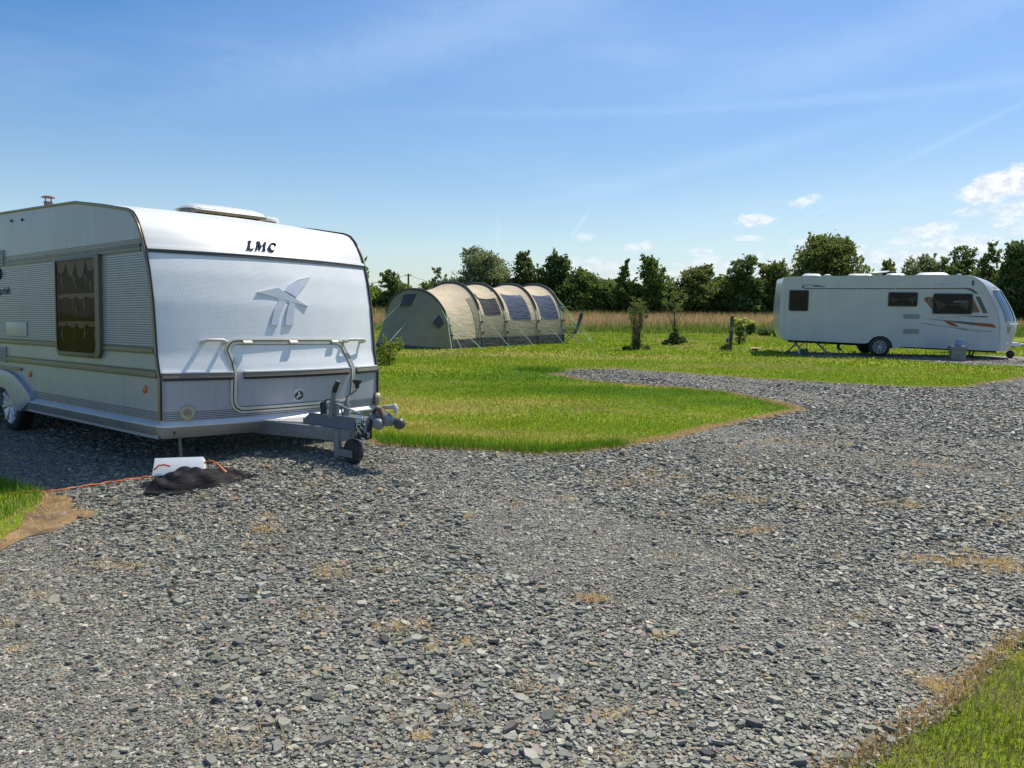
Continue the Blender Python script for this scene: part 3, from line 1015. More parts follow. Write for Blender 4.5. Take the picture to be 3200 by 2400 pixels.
# the uncut meadow
x, y = rng.uniform(-75, 85, 330000), rng.uniform(44.5, 92, 330000)
k = np.abs(x) < y * 0.86 + 4
x, y = x[k], y[k]
n = len(x)
yy = y - 0.12 * (x - 7) + rng.normal(0, 1.8, n) + 5 * (fbm(x * .07, y * .07, 61) - .5)
g1 = np.array([.105, .175, .022])
br = np.array([.54, .33, .205])
ol = np.array([.25, .21, .09])
t1, t2 = sstep(51.5, 55.5, yy)[:, None], sstep(64, 72, yy)[:, None]
col = (g1 * (1 - t1) + br * t1) * (1 - t2) + ol * t2
mixk = rng.rand(n)[:, None] < .22
col = np.where(mixk, np.array([.24, .25, .07])[None], col) * rng.uniform(.65, 1.35, (n, 1))
h = rng.uniform(.35, .75, n) * np.where(y < 51, .62, 1.0)
edge = y > 44.8 + 0.7 * fbm(x * .5, x * 0, 3)
x, y, h, col = x[edge], y[edge], h[edge], col[edge]
blade_mesh('meadow_grass', [blades(x, y, h, np.full(len(x), .028), col, .55)], M['meadow'])
tag(sheet('turf_patch', tuft, 0.016, M['turf'], 0.3, 0.03), kind='structure')

# ------------------------------------------------------------------ near caravan
van = bpy.data.objects.new('touring_caravan', None)
COL.objects.link(van)
_F = Vector((0.75354524, -0.65718649, 0.01659771)).normalized()
_S = Vector((0.65739164, 0.75320747, -0.0226879))
_S = (_S - _F * _S.dot(_F)).normalized()
_Z = _F.cross(_S)
van.matrix_world = Matrix(((_F.x, _S.x, _Z.x, -6.0252), (_F.y, _S.y, _Z.y, 9.5892), (_F.z, _S.z, _Z.z, 0.0), (0, 0, 0, 1)))
tag(van, 'large white caravan with ribbed side, embossed sloping front, flying bird emblem and grey drawbar', 'caravan', 'caravans on the campsite')

W = 2.45
PX = [(.30, 3.84), (.47, 3.87), (.827, 3.873), (.915, 3.845), (1.05, 3.811), (1.3, 3.785), (1.526, 3.759), (1.8, 3.70), (1.977, 3.643), (2.09, 3.592),
      (2.188, 3.534), (2.27, 3.465), (2.322, 3.40), (2.35, 3.33), (2.367, 3.258), (2.444, 2.757), (2.533, 2.094), (2.595, -.119)]
BU = [(.30, .12), (.47, .13), (.8, .17), (.92, .2), (1.5, .2), (1.98, .19), (2.19, .14), (2.32, .07), (2.37, .02), (2.6, 0)]
RX = [(.30, -2.85), (.6, -2.9), (1.2, -2.93), (2.0, -2.8), (2.3, -2.68), (2.5, -2.5), (2.595, -2.2)]


def itp(z, T):
    return float(np.interp(z, [a for a, _ in T], [b for _, b in T]))


def fx(y, z):
    t = 2 * y / W - 1
    return itp(z, PX) + itp(z, BU) * max(0.0, 1 - t * t)


def fpt(y, z, off=0.0):
    e = 0.01
    dy = (fx(y + e, z) - fx(y - e, z)) / (2 * e)
    dz = (fx(y, z + e) - fx(y, z - e)) / (2 * e)
    n = Vector((1, -dy, -dz)).normalized()
    return Vector((fx(y, z), y, z)) + n * off


def lin(a, b, n):
    return [a + (b - a) * i / (n - 1) for i in range(n)]


def crown_z(y):
    t = 2 * y / W - 1
    return 0.035 * (1 - t * t)


# body: both side walls with their ribs, the tail wall and the floor
def side_wall(y0, sgn):
    mb = MB()
    zs = [.30, .455] + [.455 + .018 * k for k in range(1, 6)] + [.60, .70, .84, .92, 1.055, 1.118]
    for k in range(39):
        zs += [1.122 + k * .0215 + .006, 1.122 + k * .0215 + .0125, 1.122 + k * .0215 + .019, 1.122 + k * .0215 + .0215]
    zs += [1.97, 2.1, 2.188, 2.27, 2.322, 2.35, 2.367, 2.40, 2.444, 2.49, 2.533, 2.57, 2.595]
    zs = sorted(set(round(z, 4) for z in zs))
    zs = [z for i, z in enumerate(zs) if i == 0 or z - zs[i - 1] > .0015]

    def off(z):
        if 1.122 < z < 1.965:
            ph = ((z - 1.122) % .0215) / .0215
            return -.0035 if .2 < ph < .95 else .004
        return 0.0
    wc, wr = (-0.05, 0.275), 0.43
    for a, b in zip(zs[:-1], zs[1:]):
        za, zb = itp(a, RX), itp(b, RX)
        fa, fb = itp(a, PX), itp(b, PX)
        ya, yb = y0 + sgn * off(a), y0 + sgn * off(b)
        if b <= wc[1] + wr + .01:
            ha, hb = [math.sqrt(max(0, wr * wr - (q - wc[1]) ** 2)) for q in (a, b)]
            mb.add([(za, ya, a), (wc[0] - ha, ya, a), (wc[0] - hb, yb, b), (zb, yb, b)], [(0, 1, 2, 3)])
            mb.add([(wc[0] + ha, ya, a), (fa, ya, a), (fb, yb, b), (wc[0] + hb, yb, b)], [(0, 1, 2, 3)])
        else:
            mb.add([(za, ya, a), (fa, ya, a), (fb, yb, b), (zb, yb, b)], [(0, 1, 2, 3)])
    return mb


body = side_wall(0.0, 1)
o2 = side_wall(W, -1)
body.add(o2.v, o2.f)
body.grid([[(itp(z, RX), y, z) for y in lin(0, W, 4)] for z in lin(.30, 2.595, 12)])
body.add([(-2.85, 0.02, .32), (3.8, .02, .32), (3.8, W - .02, .32), (-2.85, W - .02, .32)], [(0, 1, 2, 3)])
# wheel boxes
for yy, y2 in ((0.0, .32), (W, W - .32)):
    arc = [(-0.05 + .43 * math.cos(t), .275 + .43 * math.sin(t)) for t in lin(0, math.pi, 16)]
    body.grid([[(a, yy, b), (a, y2, b)] for a, b in arc])
    body.add([(a, y2, b) for a, b in arc], [tuple(range(16))])
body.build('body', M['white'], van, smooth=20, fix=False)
rf = MB()
zz = [(2.75, 2.445), (2.4, 2.492), (2.094, 2.533), (1.0, 2.565), (-.119, 2.595), (-1.2, 2.597), (-2.2, 2.595)]
rf.grid([[(a, y, b + crown_z(y)) for y in lin(0.0, W, 12)] for a, b in zz])
roof = rf.build('roof', M['cap'], van, smooth=40)

zc = [2.0, 2.03, 2.06, 2.09, 2.12, 2.15, 2.188, 2.22, 2.25, 2.27, 2.295, 2.322, 2.338, 2.35, 2.367, 2.39, 2.42, 2.446]
cp = MB()
cp.grid([[fpt(y, z) + Vector((0, 0, crown_z(y) * max(0, (z - 2.25) / .196))) for y in lin(.0, W, 33)] for z in zc])
cp.build('front_cap', M['cap'], van, smooth=60)
fp = MB()
fp.grid([[fpt(y, z) for y in lin(0, W, 33)] for z in lin(.885, 2.0, 28)])
fp.build('front_panel', M['dimple'], van, smooth=60)
lp = MB()
lp.grid([[fpt(y, z) for y in lin(0, W, 33)] for z in [.45] + [.462 + k * .0167 + d for k in range(5) for d in (0, .003, .007, .010)] + [.56, .65, .75, .83, .885]])
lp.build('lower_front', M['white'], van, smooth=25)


def strip_front(mb, y0, y1, z0, z1, th, mi=0, n=20, slope=0.0):
    A = []
    for y in lin(y0, y1, n):
        A.append([fpt(y, z0 + slope, 0), fpt(y, z0 + slope * .5, th), fpt(y, z1 - .004, th), fpt(y, z1, 0)])
    mb.grid(A, mi)
    for row in (A[0], A[-1]):
        mb.add(row, [(0, 1, 2, 3)], mi)


def strip_side(mb, x0, x1, z0, z1, th, mi=0, yb=0.0):
    s = -1 if yb < 1 else 1
    mb.box(((x0 + x1) / 2, yb + s * th / 2, (z0 + z1) / 2), (x1 - x0, th, z1 - z0), mi=mi)


# embossed lines along the bottom
gl = MB()
for k in range(5):
    z = .466 + k * .0167
    strip_front(gl, .03, W - .03, z, z + .006, .0025)
    strip_side(gl, .86 - .012 * k, 3.83, z + .004, z + .010, .0025)
gl.build('embossed_lines', M['groove'], van, smooth=0)

# skirt all round the front and along the side, its lip on top
sk = MB()
for (y0, y1) in ((.04, .985), (1.50, W - .04)):
    A = []
    for y in lin(y0, y1, 16):
        A.append([fpt(y, .415, .045), fpt(y, .40, .040), fpt(y, .345, .012), fpt(y, .295, -.03), fpt(y, .295, -.06)])
    sk.grid(A)
for s0, yb in ((-1, 0.0), (1, W)):
    P = [(.415, .045), (.40, .040), (.345, .015), (.30, -.02), (.30, -.05)]
    sk.grid([[(x, yb + s0 * a, z) for z, a in P] for x in (.56, 3.72)])
    sk.grid([[(x, yb + s0 * a, z) for z, a in P] for x in (-.66, -2.8)])
for yb, s0 in ((0, -1), (W, 1)):
    P = [(.415, .045), (.40, .040), (.345, .015), (.30, -.02)]
    y1 = .04 if yb == 0 else W - .04
    sk.grid([[(3.72, yb + s0 * a, z) for z, a in P], [(3.85, yb + s0 * (a - .012), z) for z, a in P],
             [fpt(y1, .415, .045), fpt(y1, .40, .04), fpt(y1, .345, .012), fpt(y1, .295, -.03)]])
skirt = sk.build('skirt', M['skirt'], van, smooth=35)
lg = MB()
lg.grid([[fpt(y, .452, .002), fpt(y, .430, .046), fpt(y, .415, .046)] for y in lin(.02, W - .02, 26)])
for s0, yb in ((-1, 0.0), (1, W)):
    lg.grid([[(x, yb + s0 * .002, .452), (x, yb + s0 * .046, .430), (x, yb + s0 * .046, .415)] for x in (.40, 3.72)])
    lg.grid([[(3.72, yb + s0 * .002, .452), (3.72, yb + s0 * .046, .430), (3.72, yb + s0 * .046, .415)],
             [(3.86, yb + s0 * .002, .452), (3.87, yb + s0 * .034, .430), (3.87, yb + s0 * .034, .415)],
             [fpt(.02 if yb == 0 else W - .02, .452, .002), fpt(.02 if yb == 0 else W - .02, .43, .046), fpt(.02 if yb == 0 else W - .02, .415, .046)]])
lg.build('skirt_lip', M['ledge'], van, smooth=35)
hl = MB()
for y, z, r_ in ((.12, .365, .011), (.125, .35, .009)):
    p = fpt(y, z, .022)
    hl.lathe([(r_, 0), (r_, .006)], p, (1, -.3, 0), 12)
hl.build('steady_hole', M['black'], van)

# front rail under the cap, and the rail along the side
rl = MB()
strip_front(rl, .02, W - .02, 1.985, 2.013, .022, 0, 30)
rl.build('front_rail', M['cap'], van, smooth=35)
rl = MB()
strip_front(rl, .015, W - .015, 1.960, 1.985, .012, 0, 30)
for x0, x1 in ((-2.7, 3.575),):
    for za, zb, th_ in ((2.012, 2.045, .014), (1.972, 1.99, .010)):
        for yb in (0.0, W):
            strip_side(rl, x0, x1, za, zb, th_, 0, yb)
rl.build('rail_seal', M['decaldark'], van, smooth=0)
rl = MB()
for za, zb in ((1.99, 2.012), (2.06, 2.066), (2.078, 2.083)):
    for yb in (0.0, W):
        strip_side(rl, -2.7, 3.565, za, zb, .008, 0, yb)
rl.build('side_rail', M['trim'], van, smooth=0)

# grey trim strips
for y0, y1 in ((.03, .632), (.735, 1.975), (2.085, W - .02)):
    t = MB()
    strip_front(t, y0, y1, .838, .878, .022, 0, 16)
    o = t.build('trim_strip', M['trim'], van, smooth=35)
    t = MB()
    strip_front(t, y0, y1, .880, .896, .026, 0, 16)
    t.build('trim_highlight', M['cap'], o, smooth=35)
    t = MB()
    strip_front(t, y0, y1, .820, .836, .018, 0, 16)
    t.build('trim_seal', M['black'], o, smooth=35)
for x0, x1, z0, z1 in ((-2.8, 1.60, 1.056, 1.118), (2.74, 3.79, 1.056, 1.118), (-.02, 3.84, .842, .916), (-2.8, -.30, .842, .916)):
    t = MB()
    strip_side(t, x0, x1, z0 + .012, z1 - .016, .018)
    o = t.build('trim_strip', M['trim'], van, bevel=.004)
    t = MB()
    strip_side(t, x0, x1, z1 - .015, z1, .012)
    t.build('trim_seal', M['decaldark'], o, smooth=0)
    t = MB()
    strip_side(t, x0, x1, z0, z0 + .011, .012)
    t.build('trim_seal', M['decaldark'], o, smooth=0)

# bronze edge strip that runs up the corners and along the roof edge
for yb, s0 in ((0.0, -1), (W, 1)):
    pts = [(itp(z, PX) + .004, yb + s0 * .004, z) for z in [.47, .6, .75, .827, .915, 1.05, 1.3, 1.526, 1.8, 1.977, 2.04, 2.09, 2.14, 2.188, 2.23, 2.27, 2.30, 2.322, 2.34, 2.355, 2.367, 2.444, 2.533]] + [(1.0, yb + s0 * .004, 2.568), (-.119, yb + s0 * .004, 2.6), (-2.2, yb + s0 * .004, 2.6)]
    t = MB()
    t.tube(pts, .013, 8)
    o = t.build('edge_strip', M['bronze'], van, smooth=60)
    t = MB()
    t.tube([(p[0] + .012, p[1] - s0 * .012, p[2] + .008 * (p[2] > 2.2)) for p in pts], .0085, 6)
    t.build('edge_seal', M['black'], o, smooth=60)


# side window
def rrect(x0, x1, z0, z1, r, n=6, rt=None):
    """rounded rectangle ring, counter-clockwise"""
    rt = r if rt is None else rt
    out = []
    for cx, cz, a, q in ((x1 - r, z0 + r, -90, r), (x1 - rt, z1 - rt, 0, rt), (x0 + rt, z1 - rt, 90, rt), (x0 + r, z0 + r, 180, r)):
        for k in range(n + 1):
            t = R(a + 90 * k / n)
            out.append((cx + q * math.cos(t), cz + q * math.sin(t)))
    return out


win = empty('window')
win.parent = van
fr = MB()
oo, in_ = rrect(1.62, 2.735, .975, 1.985, .11, 8, .03), rrect(1.665, 2.65, 1.025, 1.955, .07, 8, .02)
n = len(oo)
A = [[(x, -.004, z) for x, z in oo], [(x, -.040, z) for x, z in oo], [(x, -.046, z) for x, z in in_], [(x, -.020, z) for x, z in in_]]
for i in range(n):
    j = (i + 1) % n
    for k in range(3):
        fr.add([A[k][i], A[k][j], A[k + 1][j], A[k + 1][i]], [(0, 1, 2, 3)])
fr.build('window_frame', M['creamdark'], win, smooth=35)
pn = MB()
pn.add([(x, -.036, z) for x, z in in_], [tuple(range(n))])
pn.build('pane', M['pane'], win, smooth=0, fix=False)
cu = MB()
for zt, zb in ((1.955, 1.62), (1.60, 1.34), (1.32, 1.02)):
    P = []
    for x in lin(1.66, 2.655, 60):
        ph = x * 21
        P.append([(x, -.012 - .007 * math.sin(ph) - .004 * math.sin(ph * 2.3 + zt), zt), (x + .01 * math.sin(ph * .5), -.013 - .010 * math.sin(ph + .6), (zt + zb) / 2), (x, -.013 - .006 * math.sin(ph * 1.2 + 1), zb)])
    cu.grid(P)
cu.build('curtain', M['curtain'], win, smooth=60)
lc = MB()
for z0, dd in ((1.955, .16), (1.605, .035), (1.325, .045)):
    for k in range(4):
        a, b = 1.668 + k * .245, 1.668 + (k + 1) * .245
        ring = [(a, -.027, z0)] + [(a + (b - a) * t, -.027 - .003 * math.sin(math.pi * t), z0 - dd * (math.sin(math.pi * t) ** .7) * (.75 + .35 * ((k * 7) % 3) / 2) - .012) for t in lin(0, 1, 12)] + [(b, -.027, z0)]
        lc.add(ring, [tuple(range(len(ring)))])
for (x0, z0, x1, z1) in ((1.79, 1.80, 1.83, 1.66), (2.10, 1.82, 2.17, 1.66), (2.40, 1.80, 2.44, 1.70), (2.53, 1.75, 2.55, 1.62), (2.60, 1.28, 2.63, 1.10), (1.78, 1.26, 1.80, 1.12), (2.15, 1.48, 2.18, 1.40)):
    lc.tube([(x0, -.030, z0), ((x0 + x1) / 2 - .015, -.030, (z0 + z1) / 2 + .02), (x1, -.030, z1)], [.003, .008, .003], 5)
lc.build('lace', M['lace'], win, smooth=0, fix=False)
sl = MB()
sl.box((2.16, -.041, .999), (.86, .012, .035))
sl.build('window_sill', M['blackplastic'], win, bevel=.004)

# locker door in the front: cream frame, seal, hinges, badge
ring = [(.60, 1.08), (.612, 1.12), (.635, 1.15), (.665, 1.168), (.71, 1.174), (1.2, 1.172), (1.80, 1.170), (1.86, 1.163), (1.91, 1.14), (1.945, 1.10), (2.0, .99), (2.04, .91), (2.047, .86), (2.047, .65), (2.035, .60), (2.0, .555),
        (1.95, .532), (1.88, .524), (1.4, .522), (.78, .520), (.72, .524), (.675, .548), (.648, .585), (.640, .63), (.635, .80), (.640, .88), (.632, .98)]


def ring_scale(r_, k):
    cy = sum(p[0] for p in r_) / len(r_)
    c = (1.33, .85)
    out = []
    m = len(r_)
    for i in range(m):
        a, b = Vector(r_[i - 1]), Vector(r_[(i + 1) % m])
        t = (b - a).normalized()
        nrm = Vector((-t.y, t.x))
        p = Vector(r_[i])
        if (p - Vector(c)).dot(nrm) < 0:
            nrm = -nrm
        out.append(tuple(p + nrm * k))
    return out


def tess(r_, step=.06):
    out = []
    for i in range(len(r_)):
        a, b = Vector(r_[i]), Vector(r_[(i + 1) % len(r_)])
        k = max(1, int((b - a).length / step))
        out += [tuple(a.lerp(b, j / k)) for j in range(k)]
    return out


door = empty('locker_door')
door.parent = van
r0 = tess(ring)


def frame_ring(k0, k1, o0, o1, name, mat):
    mb = MB()
    a, b = ring_scale(r0, k0), ring_scale(r0, k1)
    rows = [[fpt(*p, 0) for p in a], [fpt(*p, o0) for p in a], [fpt(*p, o1) for p in b], [fpt(*p, 0) for p in b]]
    m = len(a)
    for i in range(m):
        j = (i + 1) % m
        for q in range(3):
            mb.add([rows[q][i], rows[q][j], rows[q + 1][j], rows[q + 1][i]], [(0, 1, 2, 3)])
    return mb.build(name, mat, door, smooth=40)


frame_ring(.024, .006, .010, .013, 'door_frame', M['cream'])
frame_ring(.006, -.006, .006, .006, 'door_seal', M['black'])
frame_ring(-.006, -.032, .014, .012, 'door_edge', M['cream'])
frame_ring(-.032, -.037, .007, .003, 'door_shadow_gap', M['groove'])
for yc in (.79, 1.27, 1.79):
    h = MB()
    P = [fpt(yc - .042, 1.176, .028), fpt(yc + .042, 1.176, .028), fpt(yc + .042, 1.155, .048), fpt(yc - .042, 1.155, .048)]
    Q = [fpt(yc - .042, 1.172, .016), fpt(yc + .042, 1.172, .016), fpt(yc + .042, 1.140, .030), fpt(yc - .042, 1.140, .030)]
    h.prism(P, Q)
    h.build('hinge', M['cream'], door, smooth=0)
bd = MB()
c0_ = fpt(1.33, .636, .003)
bd.add([fpt(1.33 + dy, .636 + dz, .003) for dy, dz in ((-.058, -.055), (-.03, -.062), (.03, -.062), (.05, -.04), (.052, .03), (.04, .055), (0, .066), (-.05, .055), (-.056, 0))], [tuple(range(9))])
b_o = bd.build('badge', M['ledge'], door, smooth=0, fix=False)
bd = MB()
bd.lathe([(.049, 0), (.049, .006), (.040, .006)], c0_, (1, -.08, 0), 28)
bd.build('badge_ring', M['decaldark'], b_o)
bd = MB()
bd.lathe([(.0405, .0), (.0405, .004), (.0, .005)], c0_, (1, -.08, 0), 28)
bd.build('badge_face', M['trim'], b_o)
bd = MB()
for k in range(3):
    t = R(-18 + 120 * k)
    def q(rr, tt):
        return fpt(1.33 + rr * math.cos(tt), .636 + rr * math.sin(tt), .012)
    bd.add([q(.010, t - 1.0), q(.040, t - .20), q(.040, t + .20), q(.010, t + 1.0)], [(0, 1, 2, 3)])
bd.add([fpt(1.33 + .012 * math.cos(t), .636 + .012 * math.sin(t), .0125) for t in lin(0, 5.8, 10)], [tuple(range(10))])
bd.build('badge_star', M['ledge'], b_o, smooth=0, fix=False)

# grab handles
for y0, y1, dv in ((.375, .585, .0), (1.925, 2.215, .0)):
    h = MB()
    so_ = .075
    a, b = fpt(y0 + .015, 1.165, .0), fpt(y1 - .012, 1.165, .0)
    a1, b1 = fpt(y0, 1.160, so_ * .8), fpt(y1, 1.160, so_ * .8)
    m1, m2 = fpt(y0 + (y1 - y0) * .28, 1.176, so_), fpt(y0 + (y1 - y0) * .8, 1.176, so_)
    h.tube([fpt(y0 + .02, 1.165, -.01), a1, fpt(y0 + .03, 1.174, so_ * .95), m1, m2, fpt(y1 - .03, 1.172, so_ * .95), b1, fpt(y1 - .015, 1.150, -.01)], [.020, .019, .017, .0155, .0155, .017, .018, .020], 8)
    h.build('grab_handle', M['cream'], van, smooth=50)

# round lamps in the corners
for y, z, ax in ((.232, .530, (1, -.5, 0)), (2.5, .524, (.75, .65, 0))):
    l = MB()
    yy = min(y, W - .02)
    p = fpt(yy, z, .0)
    if y > 2:
        p = Vector((3.90, 2.44, z))
    l.lathe([(.068, -.02), (.068, .012), (.060, .022), (.042, .024)], p, ax, 28)
    o = l.build('corner_lamp', M['lampcream'], van, smooth=40)
    l = MB()
    l.lathe([(.042, .015), (.040, .023), (.020, .030), (0, .031)], p, ax, 24)
    l.build('lamp_lens', M['lens'], o, smooth=50)


# raised bird emblem and the lettering
def emboss(mb, pts, o0, o1, mi=0):
    mb.prism([fpt(y, z, o1) for y, z in pts], [fpt(y, z, o0) for y, z in pts], mi)


em = MB()
emboss(em, [(.933, 1.633), (1.161, 1.685), (1.485, 1.513)], -.02, .020)
emboss(em, [(1.235, 1.659), (1.292, 1.72), (1.401, 1.776), (1.568, 1.814), (1.496, 1.744), (1.443, 1.695), (1.394, 1.642), (1.358, 1.595)], -.02, .020)
emboss(em, [(1.158, 1.566), (1.228, 1.55), (1.177, 1.476), (1.14, 1.395), (1.124, 1.321), (1.045, 1.324), (1.066, 1.394), (1.098, 1.483)], -.02, .017)
emboss(em, [(1.268, 1.544), (1.331, 1.535), (1.305, 1.425), (1.291, 1.323), (1.199, 1.322), (1.22, 1.423), (1.241, 1.487)], -.02, .017)
em.build('bird_emblem', M['silver'], van, smooth=0)

LET = [[(.97, 2.134), (1.015, 2.136), (.998, 2.127), (.951, 2.051), (.974, 2.052), (.994, 2.065), (1.004, 2.068), (.985, 2.045), (.913, 2.048), (.927, 2.054), (.973, 2.125)],
       [(1.06, 2.135), (1.098, 2.136), (1.087, 2.089), (1.136, 2.133), (1.177, 2.135), (1.163, 2.129), (1.116, 2.054), (1.122, 2.05), (1.076, 2.047), (1.091, 2.054), (1.123, 2.108), (1.06, 2.048), (1.052, 2.049), (1.061, 2.11), (1.025, 2.051), (1.032, 2.05), (1.005, 2.049), (1.016, 2.055), (1.063, 2.128)]]
C_OUT = [(1.264, 2.130), (1.244, 2.137), (1.215, 2.130), (1.187, 2.114), (1.162, 2.091), (1.152, 2.066), (1.161, 2.048), (1.184, 2.043), (1.208, 2.048), (1.235, 2.069)]
C_IN = [(1.262, 2.122), (1.242, 2.129), (1.226, 2.121), (1.211, 2.109), (1.196, 2.094), (1.187, 2.079), (1.184, 2.062), (1.195, 2.055), (1.217, 2.061), (1.232, 2.070)]
for a_ in range(9):
    LET.append([C_OUT[a_], C_OUT[a_ + 1], C_IN[a_ + 1], C_IN[a_]])
LET.append([(1.276, 2.130), (1.262, 2.131), (1.250, 2.118), (1.259, 2.104)])


def text_mesh(body_, size, shear=0.0, space=1.0):
    cu_ = bpy.data.curves.new('text', 'FONT')
    cu_.body = body_
    cu_.size = size
    cu_.shear = shear
    cu_.space_character = space
    ob = bpy.data.objects.new('text', cu_)
    COL.objects.link(ob)
    bpy.context.view_layer.update()
    dg = bpy.context.evaluated_depsgraph_get()
    me = bpy.data.meshes.new_from_object(ob.evaluated_get(dg))
    vs = [tuple(v.co) for v in me.vertices]
    fs = [tuple(p.vertices) for p in me.polygons]
    bpy.data.objects.remove(ob)
    bpy.data.curves.remove(cu_)
    bpy.data.meshes.remove(me)
    return vs, fs


lt = MB()
for g in LET:
    emboss(lt, g, -.004, .017)
lt.build('large_lettering', M['letter'], van, smooth=0)
lt = MB()
vs, fs = text_mesh('LORD MUNSTERLAND CARAVAN', .0225, 0, 1.0)
wx = max(v[0] for v in vs)
lt.add([fpt(.895 + v[0] * .372 / wx, 2.019 + v[1] * 1.0, .009) for v in vs], fs)
lt.build('small_lettering', M['letter'], van, smooth=0, fix=False)

# side fittings
sc_ = MB()
vs, fs = text_mesh('Symphils', .125, .35, .92)
wx = max(v[0] for v in vs)
sc_.add([(-.50 + v[0] * .68 / wx, -.006, 1.645 + v[1] * .95) for v in vs], fs)
sc_.build('script_lettering', M['letter'], van, smooth=0, fix=False)
ov = MB()
ov.tube([(-.19 + .075 * math.cos(t), -.012, 1.888 + .058 * math.sin(t)) for t in lin(0, 6.0, 22)], .011, 6, closed=True)
ov.build('oval_ring', M['black'], van, smooth=60)
for x0, x1, z0, z1 in ((-.36, -.02, 1.985, 2.165), (-.40, -.03, .832, 1.02)):
    v = MB()
    v.box(((x0 + x1) / 2, -.012, (z0 + z1) / 2), (x1 - x0, .024, z1 - z0))
    o = v.build('vent_grille', M['ventgrey'], van, bevel=.006)
    v = MB()
    k = 8
    for i in range(k):
        z = z0 + .022 + (z1 - z0 - .04) * i / (k - 1)
        v.box(((x0 + x1) / 2, -.026, z), (x1 - x0 - .04, .005, .008))
    v.build('vent_slots', M['groove'], o, smooth=0)
h = MB()
h.box((.35, -.008, 1.235), (.68, .016, .165))
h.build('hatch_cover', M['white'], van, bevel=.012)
for x, z in ((.278, 2.482), (.629, 2.469)):
    h = MB()
    h.lathe([(.016, 0), (.016, .012), (.010, .016)], (x, 0, z), (0, -1, 0), 12)
    h.build('awning_stud', M['black'], van)
for x, z in ((.735, .73), (3.601, .732)):
    h = MB()
    h.lathe([(.036, 0), (.036, .010), (.026, .016), (0, .017)], (x, 0, z), (0, -1, 0), 20)
    h.build('side_reflector', M['orange'], van, smooth=50)
h = MB()
h.box((.02, -.012, .772), (.92, .024, .036))
h.build('fender_rail', M['trim'], van, bevel=.008)

# fender over the wheel
fo = [(-1.05, .30), (-1.02, .40), (-.92, .50), (-.75, .64), (-.5, .72), (-.29, .742), (.034, .738), (.2, .72), (.344, .693), (.5, .635), (.636, .58), (.76, .52), (.86, .458), (.80, .42), (.708, .383), (.60, .335), (.50, .295), (.425, .287)]
fi = [(-.62, .287), (-.60, .30), (-.55, .34), (-.47, .42), (-.36, .50), (-.29, .53), (-.049, .534), (.06, .52), (.13, .495), (.175, .47), (.22, .43), (.25, .39), (.283, .341), (.31, .318), (.33, .305), (.35, .297), (.37, .290), (.40, .285)]
for yb, s0 in ((0.0, -1), (W, 1)):
    f = MB()
    rows = []
    for a, b in zip(fo, fi):
        rows.append([(a[0], yb, a[1]), (a[0], yb + s0 * .045, a[1]), ((a[0] + b[0]) / 2, yb + s0 * .062, (a[1] + b[1]) / 2), (b[0], yb + s0 * .055, b[1]), (b[0], yb - s0 * .06, b[1])])
    f.grid(rows)
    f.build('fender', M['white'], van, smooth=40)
    w = empty('wheel')
    w.parent = van
    wy = yb - s0 * .03
    t = MB()
    ax = (0, s0, 0)
    t.lathe([(.20, -.17), (.285, -.17), (.318, -.145), (.325, -.08), (.322, -.02), (.300, .0), (.235, .005), (.225, -.02)], (-.05, wy, .325), ax, 40)
    t.build('tyre', M['black'], w, smooth=45)
    t = MB()
    t.lathe([(.236, -.005), (.232, .008), (.222, .006), (.205, -.03), (.10, -.045), (.0, -.045)], (-.05, wy, .325), ax, 40)
    t.build('rim', M['rimgrey'], w, smooth=35)
    t = MB()
    for k in range(8):
        a = 2 * math.pi * k / 8 + .2
        p0, p1 = (.05, .215)
        c, s = math.cos(a), math.sin(a)
        t.tube([(-.05 + p0 * c, wy + s0 * -.02, .325 + p0 * s), (-.05 + .14 * c, wy - s0 * .010, .325 + .14 * s), (-.05 + p1 * c, wy - s0 * .002, .325 + p1 * s)], [.024, .026, .034], 8)
    t.lathe([(.228, -.02), (.234, .006), (.226, .012), (.212, .0)], (-.05, wy, .325), ax, 40)
    t.lathe([(.062, -.03), (.058, -.004), (.03, .002), (0, .003)], (-.05, wy, .325), ax, 20)
    t.build('spokes', M['rim'], w, smooth=50)
ax_ = MB()
ax_.tube([(-.05, .2, .325), (-.05, W - .2, .325)], .045, 10)
for y in (.55, W - .55):
    ax_.box((.6, y, .30), (6.2, .06, .12))
ax_.build('chassis', M['under'], van)

# roof light, small vent, flue
rh = MB()
P = []
for k, y in enumerate([1.08, 1.10, 1.16, 1.5, 1.86, 1.93, 1.945]):
    s_ = [.25, .55, .9, 1, .95, .7, .4][k]
    row = []
    for t in lin(-1, 1, 13):
        x = 2.25 + t * .27
        row.append((x, y, 2.545 - (x - 2.0) * .06 + .045 + .085 * s_ * max(0, 1 - t * t) ** .7))
    P.append(row)
rh.grid(P)
roof_light = rh.build('roof_light', M['hatch'], van, smooth=60)
rh = MB()
rh.box((2.25, 1.52, 2.555), (.50, .84, .05))
rh.build('roof_light_base', M['bronze'], roof_light, bevel=.008)
rh = MB()
rh.lathe([(.165, .0), (.165, .03), (.15, .045), (.08, .055), (0, .057)], (2.22, 2.09, 2.545), (0, 0, 1), 28)
o = rh.build('roof_vent', M['hatch'], van, smooth=40)
rh = MB()
rh.lathe([(.13, -.02), (.13, .0)], (2.22, 2.09, 2.545), (0, 0, 1), 20)
rh.build('vent_collar', M['bronze'], o)
fl = MB()
cx_, cy_ = .26, .40
fl.lathe([(.062, 2.585), (.054, 2.63), (.045, 2.64), (.045, 2.735), (.052, 2.738), (.052, 2.752), (.03, 2.755)], (cx_, cy_, 0), (0, 0, 1), 20)
